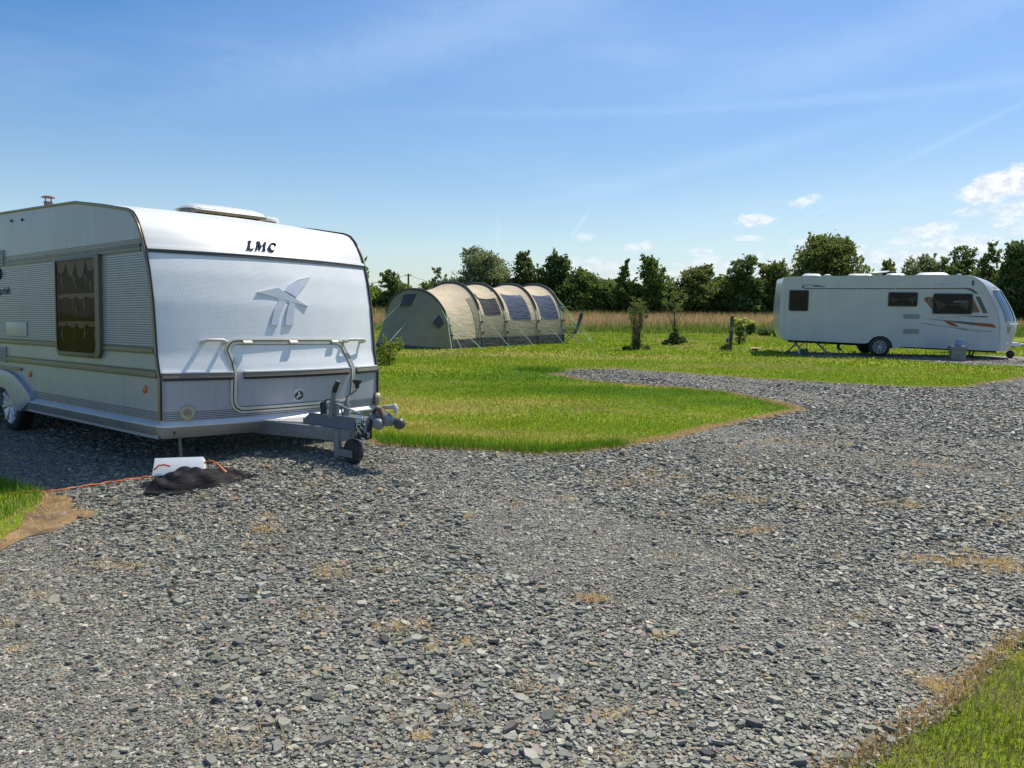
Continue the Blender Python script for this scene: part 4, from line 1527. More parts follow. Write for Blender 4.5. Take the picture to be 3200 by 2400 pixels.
for k in range(4):
    a = k * math.pi / 2 + .5
    fl.tube([(cx_ + .042 * math.cos(a), cy_ + .042 * math.sin(a), 2.75), (cx_ + .042 * math.cos(a), cy_ + .042 * math.sin(a), 2.80)], .006, 6)
fl.lathe([(.074, 2.797), (.074, 2.807), (.04, 2.82), (0, 2.823)], (cx_, cy_, 0), (0, 0, 1), 20)
fl.build('flue', M['flue'], van, smooth=35)

# corner steady
for y in (.30, W - .30):
    st = MB()
    st.tube([(3.62, y, .34), (3.66, y, -.02)], .016, 8)
    st.box((3.66, y, -.03), (.11, .11, .02))
    st.build('corner_steady', M['galv'], van)

# drawbar assembly
db = MB()
for s0 in (-1, 1):
    p0 = Vector((3.7, 1.22 + s0 * .30, .345))
    p1 = Vector((5.12, 1.22 + s0 * .075, .345))
    d = (p1 - p0).normalized()
    r_ = Vector((d.y, -d.x, 0))
    ring_a = [p0 + r_ * a + Vector((0, 0, b)) for a, b in ((-.03, -.07), (.03, -.07), (.03, .065), (-.03, .065))]
    ring_b = [p1 + r_ * a + Vector((0, 0, b)) for a, b in ((-.03, -.045), (.03, -.045), (.03, .065), (-.03, .065))]
    db.prism(ring_a, ring_b)
draw = db.build('drawbar', M['galv'], van, bevel=.006)
t = MB()
t.prism([(4.03, .93, .418), (4.46, 1.08, .425), (4.46, 1.36, .425), (4.03, 1.51, .418)], [(4.03, .93, .408), (4.46, 1.08, .412), (4.46, 1.36, .412), (4.03, 1.51, .408)])
t.build('tread_plate', M['plate'], draw, smooth=0)
hb = MB()
top = [(4.42, 1.12, .455), (4.50, 1.13, .505), (5.16, 1.15, .520), (5.20, 1.17, .515), (5.20, 1.27, .515), (5.16, 1.29, .520), (4.50, 1.31, .505), (4.42, 1.32, .455)]
bot = [(4.42, 1.10, .405), (4.50, 1.09, .405), (5.16, 1.10, .415), (5.20, 1.12, .415), (5.20, 1.32, .415), (5.16, 1.34, .415), (4.50, 1.35, .405), (4.42, 1.34, .405)]
hb.prism(top, bot)
cover = hb.build('hitch_cover', M['hitchgrey'], van, smooth=30, bevel=.01)
hb = MB()
hb.prism([(4.50, 1.105, .405), (5.15, 1.115, .412), (5.15, 1.325, .412), (4.50, 1.335, .405)], [(4.62, 1.12, .300), (5.13, 1.12, .350), (5.13, 1.32, .350), (4.62, 1.32, .300)])
hb.build('overrun_housing', M['galv'], van, bevel=.006)
hb = MB()
hb.box((4.70, 1.098, .37), (.10, .006, .03))
hb.build('rating_plate', M['cap'], van)
# hand brake
lv = MB()
lv.tube([(4.80, 1.16, .49), (4.81, 1.16, .62), (4.835, 1.16, .725)], [.036, .030, .022], 8)
lv.box((4.845, 1.175, .565), (.05, .03, .17))
lever = lv.build('brake_lever', M['galv'], van, smooth=40)
lv = MB()
lv.tube([(4.828, 1.16, .715), (4.85, 1.16, .765), (4.875, 1.16, .80), (4.892, 1.16, .832)], [.022, .026, .022, .024], 8)
lv.build('lever_grip', M['blackplastic'], lever, smooth=50)
lv = MB()
lv.tube([(4.86, 1.16, .625), (5.02, 1.16, .592), (5.24, 1.15, .555)], .010, 6)
lv.build('gas_strut', M['chrome'], lever, smooth=50)
sk_ = MB()
sk_.lathe([(.030, 0), (.034, .02), (.026, .05), (.036, .055), (.036, .10), (.022, .12), (0, .122)], (4.66, 1.17, .505), (0, 0, 1), 14)
sk_.tube([(4.66, 1.17, .62), (4.70, 1.18, .645), (4.78, 1.20, .645), (4.82, 1.24, .60), (4.80, 1.28, .50)], .008, 6)
sk_.tube([(4.44, 1.10, .46), (4.45, 1.095, .40), (4.52, 1.085, .345), (4.62, 1.10, .28)], .006, 6)
sk_.build('plug_and_cable', M['blackplastic'], van, smooth=50)
# jockey wheel with its winding handle
jk = MB()
jk.tube([(4.965, 1.10, .16), (4.965, 1.10, .40)], .036, 12)
jk.tube([(4.965, 1.20, .52), (4.965, 1.20, .62)], [.034, .028], 12)
jk.lathe([(.028, 0), (.020, .03), (.012, .05)], (4.965, 1.20, .615), (0, 0, 1), 12)
jk.tube([(4.965, 1.20, .66), (4.968, 1.20, .685), (4.99, 1.20, .70), (5.09, 1.20, .75), (5.112, 1.20, .775), (5.114, 1.20, .79)], .009, 8)
jk.box((5.075, 1.075, .205), (.26, .012, .062))
jk.box((5.075, 1.165, .205), (.26, .012, .062))
jockey = jk.build('jockey_stand', M['galv'], van, smooth=40)
jk = MB()
jk.lathe([(.016, 0), (.020, .01), (.022, .035), (.040, .055), (.042, .075), (.030, .082), (0, .083)], (5.114, 1.20, .775), (0, 0, 1), 14)
jk.build('crank_knob', M['blackplastic'], jockey, smooth=50)
jk = MB()
JW = (5.165, 1.12, .222)
jk.lathe([(.03, -.036), (.075, -.036), (.105, -.030), (.112, 0), (.105, .030), (.075, .036), (.03, .036)], JW, (0, 1, 0), 28)
jk.build('jockey_wheel', M['black'], jockey, smooth=45)
# coupling head, its lever, chain and bracket
cpm = MB()
cpm.tube([(5.18, 1.22, .465), (5.30, 1.22, .475)], .040, 12)
cpm.tube([(5.28, 1.22, .49), (5.36, 1.22, .53), (5.44, 1.22, .555), (5.52, 1.22, .53)], [.045, .05, .05, .05], 10)
cpm.lathe([(0, 0), (.052, .004), (.060, .03), (.058, .075), (.035, .10), (0, .105)], (5.50, 1.22, .470), (0, 0, 1), 18)
head = cpm.build('coupling_head', M['galv'], van, smooth=45)
cpm = MB()
cpm.tube([(5.34, 1.20, .57), (5.40, 1.19, .615), (5.46, 1.19, .61), (5.50, 1.18, .55), (5.52, 1.17, .50)], [.020, .022, .024, .020, .016], 8)
cpm.build('coupling_lever', M['rust'], head, smooth=50)
cpm = MB()
cpm.tube([(5.33, 1.26, .575), (5.42, 1.26, .628), (5.50, 1.27, .632), (5.545, 1.27, .645), (5.56, 1.27, .62), (5.555, 1.27, .585)], [.014, .018, .020, .022, .020, .016], 8)
cpm.build('coupling_handle', M['cream'], head, smooth=50)
for yy_, xx_, mt in ((1.15, 5.475, 'galv'), (1.29, 5.585, 'boxdark')):
    cpm = MB()
    cpm.lathe([(0, -.052)] + [(.052 * math.sin(t), -.052 * math.cos(t)) for t in lin(.3, 2.84, 10)] + [(0, .052)], (xx_, yy_, .492), (0, 0, 1), 20)
    cpm.tube([(5.36, yy_, .56), (5.42, yy_, .53), (xx_ - .01, yy_, .505)], [.022, .026, .034], 8)
    cpm.build('friction_pad_cap', M[mt], head, smooth=60)
cpm = MB()
cpm.box((5.43, 1.20, .565), (.10, .03, .03), Matrix.Rotation(R(38), 3, 'Y'))
cpm.build('wear_indicator', solid('worn yellow tab', (.50, .33, .10), .5), head, bevel=.006)
ch = MB()


def chain(pts, r_=.017, w_=.0042):
    for i in range(len(pts) - 1):
        a, b = Vector(pts[i]), Vector(pts[i + 1])
        m_ = (a + b) / 2
        d = (b - a).normalized()
        e = d.orthogonal().normalized()
        if i % 2:
            e = d.cross(e)
        ch.tube([m_ + d * (.024 * math.cos(t)) + e * (.013 * math.sin(t)) for t in lin(0, 5.6, 10)], w_, 5, closed=True)


chain([(5.22 + .10 * t + .0 * t, 1.14, .54 - .20 * math.sin(math.pi * t * .72)) for t in lin(0, 1, 10)])
chain([(5.26 + .10 * t, 1.13, .56 - .17 * t) for t in lin(0, 1, 7)])
chain([(5.22 + .02 * t, 1.12, .52 - .14 * t) for t in lin(0, 1, 6)])
ch.build('safety_chain', M['chrome'], van, smooth=60)
ch = MB()
ch.tube([(5.20, 1.14, .50), (5.26, 1.13, .42), (5.33, 1.13, .35), (5.38, 1.14, .36), (5.37, 1.15, .45), (5.35, 1.16, .55)], .012, 7)
ch.tube([(5.19, 1.13, .46), (5.24, 1.12, .37), (5.34, 1.12, .38), (5.36, 1.15, .48)], .015, 7)
ch.build('coiled_cable', M['black'], van, smooth=60)

# ------------------------------------------------------------------ far caravan
RY = R(13)
rv = empty('touring_caravan', (12.048, 26.273, 0.0), -RY)
tag(rv, 'long pale caravan with rounded nose and orange side graphics parked on the lawn', 'caravan', 'caravans on the campsite')
RW = 2.30
RP = [(.267, 3.43), (.6, 3.44), (.9, 3.43), (1.14, 3.41), (1.32, 3.37), (1.50, 3.32), (1.83, 3.17), (2.06, 3.05), (2.26, 2.94), (2.40, 2.84), (2.496, 2.73), (2.57, 2.62), (2.625, 2.50), (2.65, 2.40)]
RT = [(.496, -3.08), (.60, -3.14), (.72, -3.20), (.88, -3.24), (1.53, -3.25), (2.0, -3.22), (2.375, -3.19), (2.5, -3.175), (2.56, -3.14), (2.585, -3.05)]


def rx(z):
    return itp(z, RP)


def rfx(y, z, b=.78):
    t = abs(2 * y / RW - 1)
    bb = b * float(np.interp(z, [.25, .5, 1.0, 2.2, 2.5, 2.64], [.72, .82, 1, .85, .62, .35]))
    return rx(z) + bb * (1 - t ** 2.4)


def rpt(y, z, off=0.0):
    e = .01
    dy = (rfx(y + e, z) - rfx(y - e, z)) / (2 * e)
    dz = (rfx(y, z + e) - rfx(y, z - e)) / (2 * e)
    return Vector((rfx(y, z), y, z)) + Vector((1, -dy, -dz)).normalized() * off


outl = [(z, x) for z, x in RT]
side = [(x, z) for z, x in RT] + [(-2.6, 2.60), (0.0, 2.635), (2.0, 2.652)] + [(x, z) for z, x in reversed(RP)]
arch = [(-.085 + .385 * math.cos(t), .30 + .385 * math.sin(t)) for t in lin(-.06, math.pi - .42, 20)]
side += [(.6, .345)] + arch[0:1] + arch[1:] + [(-.55, .425)]
b = MB()
for yb in (0.0, RW):
    b.add([(x, yb, z) for x, z in side], [tuple(range(len(side)))])
b.grid([[(x, y, z) for y in lin(0, RW, 5)] for z, x in RT])
b.grid([[(x, y, z) for y in (0, RW)] for x, z in ((-3.08, .50), (-.55, .43), (.6, .35), (3.43, .27))])
for y0, y1 in ((0, .3), (RW, RW - .3)):
    b.grid([[(x, y0, z), (x, y1, z)] for x, z in arch])
    b.add([(x, y1, z) for x, z in arch], [tuple(range(len(arch)))])
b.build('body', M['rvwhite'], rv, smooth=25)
b = MB()
rr_ = [(-3.05, 2.585), (-2.6, 2.60), (0, 2.635), (2.0, 2.652), (2.40, 2.65)]
b.grid([[(x, y, z + .02 * (1 - (2 * y / RW - 1) ** 2)) for y in lin(0, RW, 9)] for x, z in rr_])
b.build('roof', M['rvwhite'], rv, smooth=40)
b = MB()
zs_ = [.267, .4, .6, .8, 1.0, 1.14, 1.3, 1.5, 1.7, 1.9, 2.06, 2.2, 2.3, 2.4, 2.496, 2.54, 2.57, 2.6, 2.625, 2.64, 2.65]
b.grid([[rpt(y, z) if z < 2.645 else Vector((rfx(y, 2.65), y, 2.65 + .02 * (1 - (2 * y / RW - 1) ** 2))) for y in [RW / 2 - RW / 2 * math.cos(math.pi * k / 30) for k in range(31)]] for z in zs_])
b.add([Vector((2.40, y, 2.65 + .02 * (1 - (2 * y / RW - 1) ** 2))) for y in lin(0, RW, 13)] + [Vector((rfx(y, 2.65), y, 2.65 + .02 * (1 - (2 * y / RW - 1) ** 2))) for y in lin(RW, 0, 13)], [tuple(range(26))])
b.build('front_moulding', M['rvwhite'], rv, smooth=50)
b = MB()
b.grid([[rpt(y, z, .012) for y in lin(.16, RW - .16, 24)] for z in lin(1.185, 2.165, 14)])
scr = b.build('front_window', M['screen'], rv, smooth=60)
b = MB()
for y in (.50, .95, 1.4, 1.8):
    b.tube([rpt(y, z, .018) for z in lin(1.2, 2.15, 10)], .014, 6)
b.build('window_rib', M['screen'], scr, smooth=60)
b = MB()
ring_ = [rpt(y, 2.17, .014) for y in lin(.15, RW - .15, 16)] + [rpt(RW - .15, z, .014) for z in lin(2.1, 1.2, 8)] + [rpt(y, 1.175, .014) for y in lin(RW - .15, .15, 16)] + [rpt(.15, z, .014) for z in lin(1.2, 2.1, 8)]
b.tube(ring_, .016, 6, closed=True)
b.build('window_frame', M['ventgrey'], scr, smooth=60)
for ya, yb in ((.2, .85), (1.45, 2.1)):
    b = MB()
    b.tube([rpt(y, 1.115, .035) for y in lin(ya, yb, 8)], [.012] + [.022] * 6 + [.012], 6)
    b.build('grab_handle', M['cap'], rv, smooth=60)
for y in (.22, RW - .22):
    b = MB()
    b.add([rpt(y + a, z, .008) for a, z in ((-.07, 1.05), (.07, 1.05), (.05, .90), (0, .82), (-.05, .9))], [(0, 1, 2, 3, 4)])
    b.build('front_lamp', M['lens'], rv, smooth=0, fix=False)
    b = MB()
    b.add([rpt(y + a, z, .008) for a, z in ((-.07, .56), (.09, .55), (.12, .48), (-.05, .49))], [(0, 1, 2, 3)])
    b.build('front_lamp', M['cap'], rv, smooth=0, fix=False)
for y in (.35, .95, 1.5):
    b = MB()
    b.add([rpt(y + a, z, .008) for a, z in ((-.1, 2.30), (.12, 2.30), (.14, 2.25), (-.08, 2.25))], [(0, 1, 2, 3)])
    b.build('brow_mark', M['faint'], rv, smooth=0, fix=False)

for x0, x1, z0, z1 in ((-2.96, -2.35, 1.46, 2.145), (.09, .96, 1.645, 2.10), (1.42, 2.56, 1.42, 2.07)):
    w = empty('window')
    w.parent = rv
    b = MB()
    o_, i_ = rrect(x0, x1, z0, z1, .05, 4), rrect(x0 + .04, x1 - .04, z0 + .04, z1 - .04, .035, 4)
    m_ = len(o_)
    rows = [[(x, -.003, z) for x, z in o_], [(x, -.028, z) for x, z in o_], [(x, -.030, z) for x, z in i_]]
    for i in range(m_):
        j = (i + 1) % m_
        for k in range(2):
            b.add([rows[k][i], rows[k][j], rows[k + 1][j], rows[k + 1][i]], [(0, 1, 2, 3)])
    b.build('window_frame', M['black'], w, smooth=30)
    b = MB()
    b.add([(x, -.029, z) for x, z in i_], [tuple(range(m_))])
    b.build('pane', M['rvpane'], w, smooth=0, fix=False)
    b = MB()
    b.box(((x0 + x1) / 2, -.006, (z0 + z1) / 2), (x1 - x0 - .06, .006, z1 - z0 - .06))
    b.build('interior', M['under'], w, smooth=0)
    if x0 > 0:
        b = MB()
        zc = z0 + .06
        A_ = lin(.15, math.pi - .15, 14)
        cxm, hw = (x0 + x1) / 2, (x1 - x0) / 2 - .05
        up_ = [(cxm + hw * .78 * math.cos(t), z0 + .04 + (z1 - z0) * .42 * math.sin(t)) for t in A_]
        top_ = [(cxm + hw * math.cos(t), z0 + .04 + (z1 - z0) * .62 * (.55 + .45 * abs(math.cos(t)))) for t in A_]
        b.grid([[(p[0], -.013, p[1]), (q[0], -.0145, q[1])] for p, q in zip(up_, top_)])
        b.build('blind', M['blind'], w, smooth=0)
    if x0 > 1:
        b = MB()
        b.box((x0 + .80, -.0215, z0 + .385), (.42, .004, .04))
        b.box((x0 + .80, -.0215, z0 + .435), (.36, .004, .012))
        b.build('shelf_edge', M['foam'], w, smooth=0)


def decal(name, mat, polys, parent=None, y=-.003):
    for p in polys:
        mb = MB()
        mb.prism([(x, y, z) for x, z in p], [(x, -.0005, z) for x, z in p])
        mb.build(name, M[mat], parent or rv, smooth=0)


decal('grey_band', 'decaldark', [[(-2.53, 2.212), (-.9, 2.216), (-.9, 2.186), (-2.5, 2.184)], [(-.88, 2.218), (.28, 2.226), (.28, 2.196), (-.88, 2.188)], [(.30, 2.226), (2.21, 2.249), (2.21, 2.216), (.30, 2.196)]])
decal('grey_swoosh', 'decalgrey', [[(2.215, 2.249), (2.31, 2.254), (2.47, 2.244), (2.58, 2.201), (2.71, 2.085), (2.70, 2.068), (2.62, 2.067), (2.52, 2.142), (2.35, 2.206), (2.215, 2.216)],
                                   [(2.64, 1.983), (2.76, 1.984), (3.03, 1.456), (2.89, 1.454)],
                                   [(2.06, 1.388), (2.59, 1.37), (2.86, 1.373), (2.86, 1.327), (2.59, 1.34)],
                                   [(1.14, 1.282), (1.52, 1.244), (1.93, 1.22), (2.47, 1.177), (2.665, 1.165), (2.665, 1.075), (2.61, 1.077), (2.14, 1.143), (1.93, 1.206), (1.53, 1.222)],
                                   [(1.44, 1.905), (1.275, 1.905), (1.295, 1.824), (1.43, 1.645)], [(2.565, 1.80), (2.655, 1.604), (2.675, 1.506), (2.565, 1.50)]])
decal('red_swoosh', 'decalred', [[(1.425, 1.958), (1.22, 1.956), (1.16, 1.926), (1.16, 1.852), (1.42, 1.552), (1.425, 1.633), (1.285, 1.824), (1.265, 1.910), (1.425, 1.912)],
                                 [(2.562, 1.945), (2.59, 1.90), (2.79, 1.518), (2.78, 1.482), (2.562, 1.471), (2.562, 1.495), (2.68, 1.502), (2.66, 1.604), (2.562, 1.81)],
                                 [(2.67, 1.164), (3.14, 1.136), (3.22, 1.108), (3.30, 1.003), (3.01, 1.033), (2.67, 1.074)],
                                 [(2.865, 1.373), (3.04, 1.369), (3.02, 1.325), (2.865, 1.327)],
                                 [(1.59, 1.218), (1.77, 1.203), (1.87, 1.124), (2.0, 1.045), (2.19, 1.011), (2.19, 1.041), (2.07, 1.142), (1.93, 1.200)]])
decal('pale_swoosh', 'decalpale', [[(2.195, 1.012), (2.48, .967), (3.02, .923), (2.89, .915), (2.48, .95), (2.195, .98)], [(3.0, .905), (3.26, .928), (3.13, .878), (2.89, .859), (2.49, .906), (2.49, .935), (2.89, .895)]])
decal('thin_line', 'decaldark', [[(1.12, 1.126), (1.53, 1.066), (2.08, .995), (2.48, .935), (2.48, .906), (2.08, .98), (1.53, 1.052), (1.12, 1.111)]])
decal('crest_outline', 'decaldark', [[(-2.54, 2.337), (-2.39, 2.338), (-2.12, 2.315), (-1.79, 2.261), (-1.93, 2.255), (-2.28, 2.268), (-2.26, 2.286), (-2.14, 2.300), (-2.39, 2.327), (-2.54, 2.327), (-2.568, 2.256), (-2.568, 2.227), (-2.53, 2.212), (-2.50, 2.216), (-2.55, 2.24), (-2.55, 2.256)]])
vs, fs = text_mesh('E.N', .075, .3)
b = MB()
b.add([(-2.50 + v[0] * 1.0, -.004, 2.255 + v[1]) for v in vs], fs)
b.build('crest_letters', M['decaldark'], rv, smooth=0, fix=False)
for s_, x0, x1, z0, z1 in (('ECLIPSE', 1.60, 2.24, 1.275, .062), ('ELLIMOTION', 1.40, 1.98, 2.335, .028)):
    vs, fs = text_mesh(s_, .1, .3, 1.1)
    wx, wh = max(v[0] for v in vs), max(v[1] for v in vs)
    b = MB()
    b.add([(x0 + v[0] * (x1 - x0) / wx, -.004, z0 + v[1] * z1 / wh) for v in vs], fs)
    b.build('side_lettering', M['faint'], rv, smooth=0, fix=False)
for x0, x1, z0, z1 in ((.57, 1.06, 1.25, 1.412), (.58, 1.07, .77, .93)):
    b = MB()
    b.box(((x0 + x1) / 2, -.006, (z0 + z1) / 2), (x1 - x0, .012, z1 - z0))
    o = b.build('fridge_vent', M['ventgrey'], rv, bevel=.004)
    b = MB()
    for k in range(6):
        b.box(((x0 + x1) / 2, -.013, z0 + .02 + k * .024), (x1 - x0 - .04, .004, .007))
    b.build('vent_slots', M['groove'], o, smooth=0)
for x0, x1, z0, z1 in ((-2.87, -2.51, .54, .85), (1.40, 1.95, .53, .67)):
    b = MB()
    ring_ = rrect(x0, x1, z0, z1, .02, 3)
    b.tube([(x, -.001, z) for x, z in ring_], .004, 4, closed=True)
    b.build('locker_outline', M['ventgrey'], rv, smooth=0)
b = MB()
b.tube([(-3.04, -.001, 2.57), (-3.08, -.001, 2.2), (-3.10, -.001, 1.4), (-3.06, -.001, .6)], .005, 4)
b.build('panel_seam', M['ventgrey'], rv, smooth=0)
b = MB()
b.tube([(x - .03, -.001, z) for z, x in RP if z > .3], .006, 4)
b.build('panel_seam', M['ventgrey'], rv, smooth=0)
b = MB()
b.box((2.545, -.012, 2.405), (.045, .02, .16))
b.build('awning_lamp', M['black'], rv, bevel=.006)
b = MB()
b.tube([(-2.66, -.002, 1.20), (-2.66, -.012, 1.13), (-2.72, -.012, 1.12)], .008, 5)
b.build('filler_catch', M['ventgrey'], rv)
for x0, x1, y, h, nm, mt in ((-2.50, -1.90, .75, .10, 'roof_light', 'hatch'), (-1.05, -.26, .8, .085, 'roof_light', 'hatch'), (.15, .72, .8, .085, 'roof_light', 'hatch'), (1.10, 2.06, .9, .11, 'roof_light', 'hatch'), (-1.82, -1.65, .5, .06, 'roof_vent', 'cap')):
    zb = float(np.interp(x0, [-2.6, 0, 2], [2.60, 2.635, 2.652])) + .012
    b = MB()
    P = []
    for k in range(9):
        t = k / 8
        x = x0 + (x1 - x0) * t
        s_ = min(1, math.sin(math.pi * t) * 2.2) ** .6
        P.append([(x, y + .28 * u, zb + h * (.25 + .75 * s_) * max(0, 1 - u ** 4)) for u in lin(-1, 1, 9)])
    b.grid(P)
    o = b.build(nm, M[mt], rv, smooth=60)
    b = MB()
    b.box(((x0 + x1) / 2, y, zb + .01), (x1 - x0 + .03, .6, .03))
    b.build('roof_light_base', M['ventgrey'], o, bevel=.005)
b = MB()
b.tube([(-.02, .75, 2.64), (-.02, .75, 2.74)], [.05, .03], 10)
b.lathe([(0, 0), (.20, .015), (.27, .04), (.272, .05), (.2, .03), (0, .02)], (-.02, .75, 2.735), (-.12, -.1, 1), 24)
b.build('aerial_dish', M['cap'], rv, smooth=40)
b = MB()
b.tube([(2.15, .4, 2.66), (2.22, .38, 2.69), (2.30, .4, 2.68)], [.02, .035, .02], 6)
b.build('roof_bracket', M['cap'], rv)
for yb, s0 in ((.03, -1), (RW - .03, 1)):
    w = empty('wheel')
    w.parent = rv
    b = MB()
    c_ = (-.085, yb, .322)
    b.lathe([(.20, -.2), (.285, -.2), (.318, -.17), (.325, -.09), (.322, -.02), (.29, .0), (.215, .004), (.205, -.02)], c_, (0, s0, 0), 36)
    b.build('tyre', M['black'], w, smooth=45)
    b = MB()
    b.lathe([(.21, -.01), (.205, .004), (.19, -.03), (0, -.035)], c_, (0, s0, 0), 32)
    b.build('rim', M['rimgrey'], w, smooth=40)
    b = MB()
    for k in range(10):
        a = 2 * math.pi * k / 10
        b.tube([(c_[0] + .03 * math.cos(a), yb, c_[2] + .03 * math.sin(a)), (c_[0] + .2 * math.cos(a), yb + s0 * .002, c_[2] + .2 * math.sin(a))], [.012, .013], 6)
    b.lathe([(.197, -.02), (.203, .008), (.194, .008), (.188, -.02)], c_, (0, s0, 0), 32)
    b.lathe([(.04, -.02), (.036, .01), (0, .012)], c_, (0, s0, 0), 12)
    b.build('spokes', M['rim'], w, smooth=50)
b = MB()
for y in (.5, RW - .5):
    b.box((.3, y, .36), (6.4, .05, .12), Matrix.Rotation(R(1.9), 3, 'Y'))
b.tube([(-.085, .2, .32), (-.085, RW - .2, .32)], .05, 10)
b.tube([(-1.3, .35, .42), (-1.3, .30, .22), (-1.2, .28, .20)], .05, 8)
b.tube([(-.7, .3, .36), (-.45, .3, .26), (-.25, .3, .3)], .02, 6)
b.build('chassis', M['under'], rv)
for x0, x1, y, m_ in ((-2.75, -2.35, .28, 'galv'), (-2.05, -1.6, .28, 'galv'), (2.85, 2.75, .35, 'under'), (3.2, 3.15, RW - .35, 'under'), (-2.3, -2.7, RW - .3, 'galv')):
    b = MB()
    b.tube([(x0, y, .46), (x1, y, .03)], .03, 8)
    b.tube([((x0 + x1) / 2 + .25, y, .46), ((x0 + x1) / 2, y, .25)], .015, 6)
    b.box((x1, y, .015), (.14, .14, .03))
    b.build('corner_steady', M[m_], rv)
b = MB()
b.tube([(3.4, .75, .36), (4.25, RW / 2, .40)], .04, 8)
b.tube([(3.4, RW - .75, .36), (4.25, RW / 2, .40)], .04, 8)
b.tube([(4.2, RW / 2, .42), (4.5, RW / 2, .44)], .04, 8)
b.tube([(4.05, RW / 2 - .1, .62), (4.05, RW / 2 - .1, .24)], .028, 8)
o = b.build('drawbar', M['galv'], rv, smooth=40)
b = MB()
b.prism([(3.75, .85, .50), (4.35, 1.05, .52), (4.35, 1.25, .52), (3.75, 1.45, .50)], [(3.70, .80, .40), (4.4, 1.02, .40), (4.4, 1.28, .40), (3.70, 1.5, .40)])
b.build('drawbar_cover', M['cap'], o, bevel=.02)
b = MB()
b.lathe([(.03, -.04), (.09, -.04), (.12, -.03), (.128, 0), (.12, .03), (.09, .04), (.03, .04)], (4.10, RW / 2 - .1, .128), (0, 1, 0), 24)
b.build('jockey_wheel', M['black'], o, smooth=45)

# things standing by the far caravan
pt = G(1736, 768)
o = empty('waste_tank', pt, -RY)
tag(o, 'small dark green container with a black handle beneath the tail of the far caravan', 'container')
b = MB()
b.prism([(-.13, -.10, .22), (.13, -.10, .22), (.13, .10, .22), (-.13, .10, .22)], [(-.12, -.09, 0), (.12, -.09, 0), (.12, .09, 0), (-.12, .09, 0)])
b.build('tank', M['green'], o, bevel=.02)
b = MB()
b.tube([(.08, 0, .2), (.085, 0, .52)], .014, 6)
b.build('handle', M['black'], o)
b = MB()
b.tube([(-.10, -.04, .02), (-.15, -.05, .10), (-.13, -.02, .26)], [.04, .045, .03], 8)
b.build('spout', M['ventgrey'], o, smooth=50)
pt = G(2067, 779.5)
o = empty('water_carrier', pt, -RY)
tag(o, 'grey lidded box standing under the far caravan below its largest side window', 'box')
b = MB()
b.prism([(-.21, -.16, .36), (.21, -.16, .36), (.21, .16, .36), (-.21, .16, .36)], [(-.20, -.15, 0), (.20, -.15, 0), (.20, .15, 0), (-.20, .15, 0)])
b.lathe([(.035, 0), (.035, .012), (0, .014)], (-.02, -.16, .19), (0, -1, 0), 12)
b.build('tank', M['boxgrey'], o, bevel=.015)
b = MB()
b.prism([(-.22, -.17, .46), (.19, -.17, .46), (.19, .17, .46), (-.22, .17, .46)], [(-.26, -.20, .36), (.24, -.20, .36), (.24, .20, .36), (-.26, .20, .36)])
b.build('lid', M['boxgrey'], o, bevel=.015)
t = MB()
t.box((0, 0, .105), (.19, .10, .21), Matrix.Rotation(R(7), 3, 'Y'))
jug = t.build('water_jug', M['blue'], None, bevel=.02)
jug.location = pt + Vector((.02, -.02, .458))
jug.rotation_euler = (0, 0, -RY)
jug.data.materials[0] = solid('pale blue plastic', (.19, .28, .52), .4)
tag(jug, 'pale blue jug standing on the lid of the grey box', 'jug')
# white railing beyond the nose of the caravan
o = empty('folding_table', Vector((16.9, 29.5, 0)), -.1)
tag(o, 'white framed folding table on the grass behind the nose of the far caravan', 'table')
b = MB()
b.box((0, 0, .83), (2.3, .5, .035))
b.build('tabletop', M['foam'], o, bevel=.006)
for x in (-1.0, 1.0):
    for s0 in (-1, 1):
        b = MB()
        b.tube([(x, s0 * .22, 0), (x + .08 * s0, -s0 * .2, .82)], .016, 6)
        b.build('leg', M['cap'], o)
o = empty('picnic_bench', Vector((15.2, 29.0, 0)), -.2)
tag(o, 'low white bench seen beneath the far caravan', 'bench')
b = MB()
b.box((0, 0, .30), (2.0, .24, .035))
b.build('seat', M['foam'], o, bevel=.006)
for x in (-.9, .9):
    b = MB()
    b.box((x, 0, .145), (.05, .2, .29))
    b.build('leg', M['cap'], o)
# ------------------------------------------------------------------ tunnel tent
TA = R(40.4)
tent = bpy.data.objects.new('tunnel_tent', None)
COL.objects.link(tent)
ta, tp = Vector((math.sin(TA), math.cos(TA), 0)), Vector((-math.cos(TA), math.sin(TA), 0))
tent.matrix_world = Matrix(((ta.x, tp.x, 0, -2.04), (ta.y, tp.y, 0, 28.06), (0, 0, 1, 0), (0, 0, 0, 1)))
tag(tent, 'sand coloured tunnel tent with dark arched pole sleeves and clear side windows', 'tent')
AR = [(0.0, -.28, .02, 3.55, 2.05), (1.62, 0, .12, 3.35, 2.34), (2.98, 0, .10, 3.3, 2.33), (4.85, 0, .06, 3.3, 2.35), (6.38, 0, 0.0, 3.25, 2.37)]   # u, lean, near foot v, width, height


def tprof(u, lean, v0, w, h, t, k=1.0):
    """t 0..1 over the arch from the near foot"""
    a = math.pi * t
    c, s = math.cos(a), math.sin(a)
    cv = v0 + w / 2
    vv = cv - w / 2 * (abs(c) ** .86) * (1 if c > 0 else -1) * (1 - (1 - k) * s)
    zz_ = h * (s ** .80) * k
    return Vector((u + lean * s ** .8, vv, zz_))


def between(i, f_, t, sag):
    a, b = AR[i], AR[i + 1]
    k = 1 - sag * (math.sin(math.pi * f_) ** .8)
    pa, pb = tprof(*a, t, k), tprof(*b, t, k)
    return pa.lerp(pb, f_)


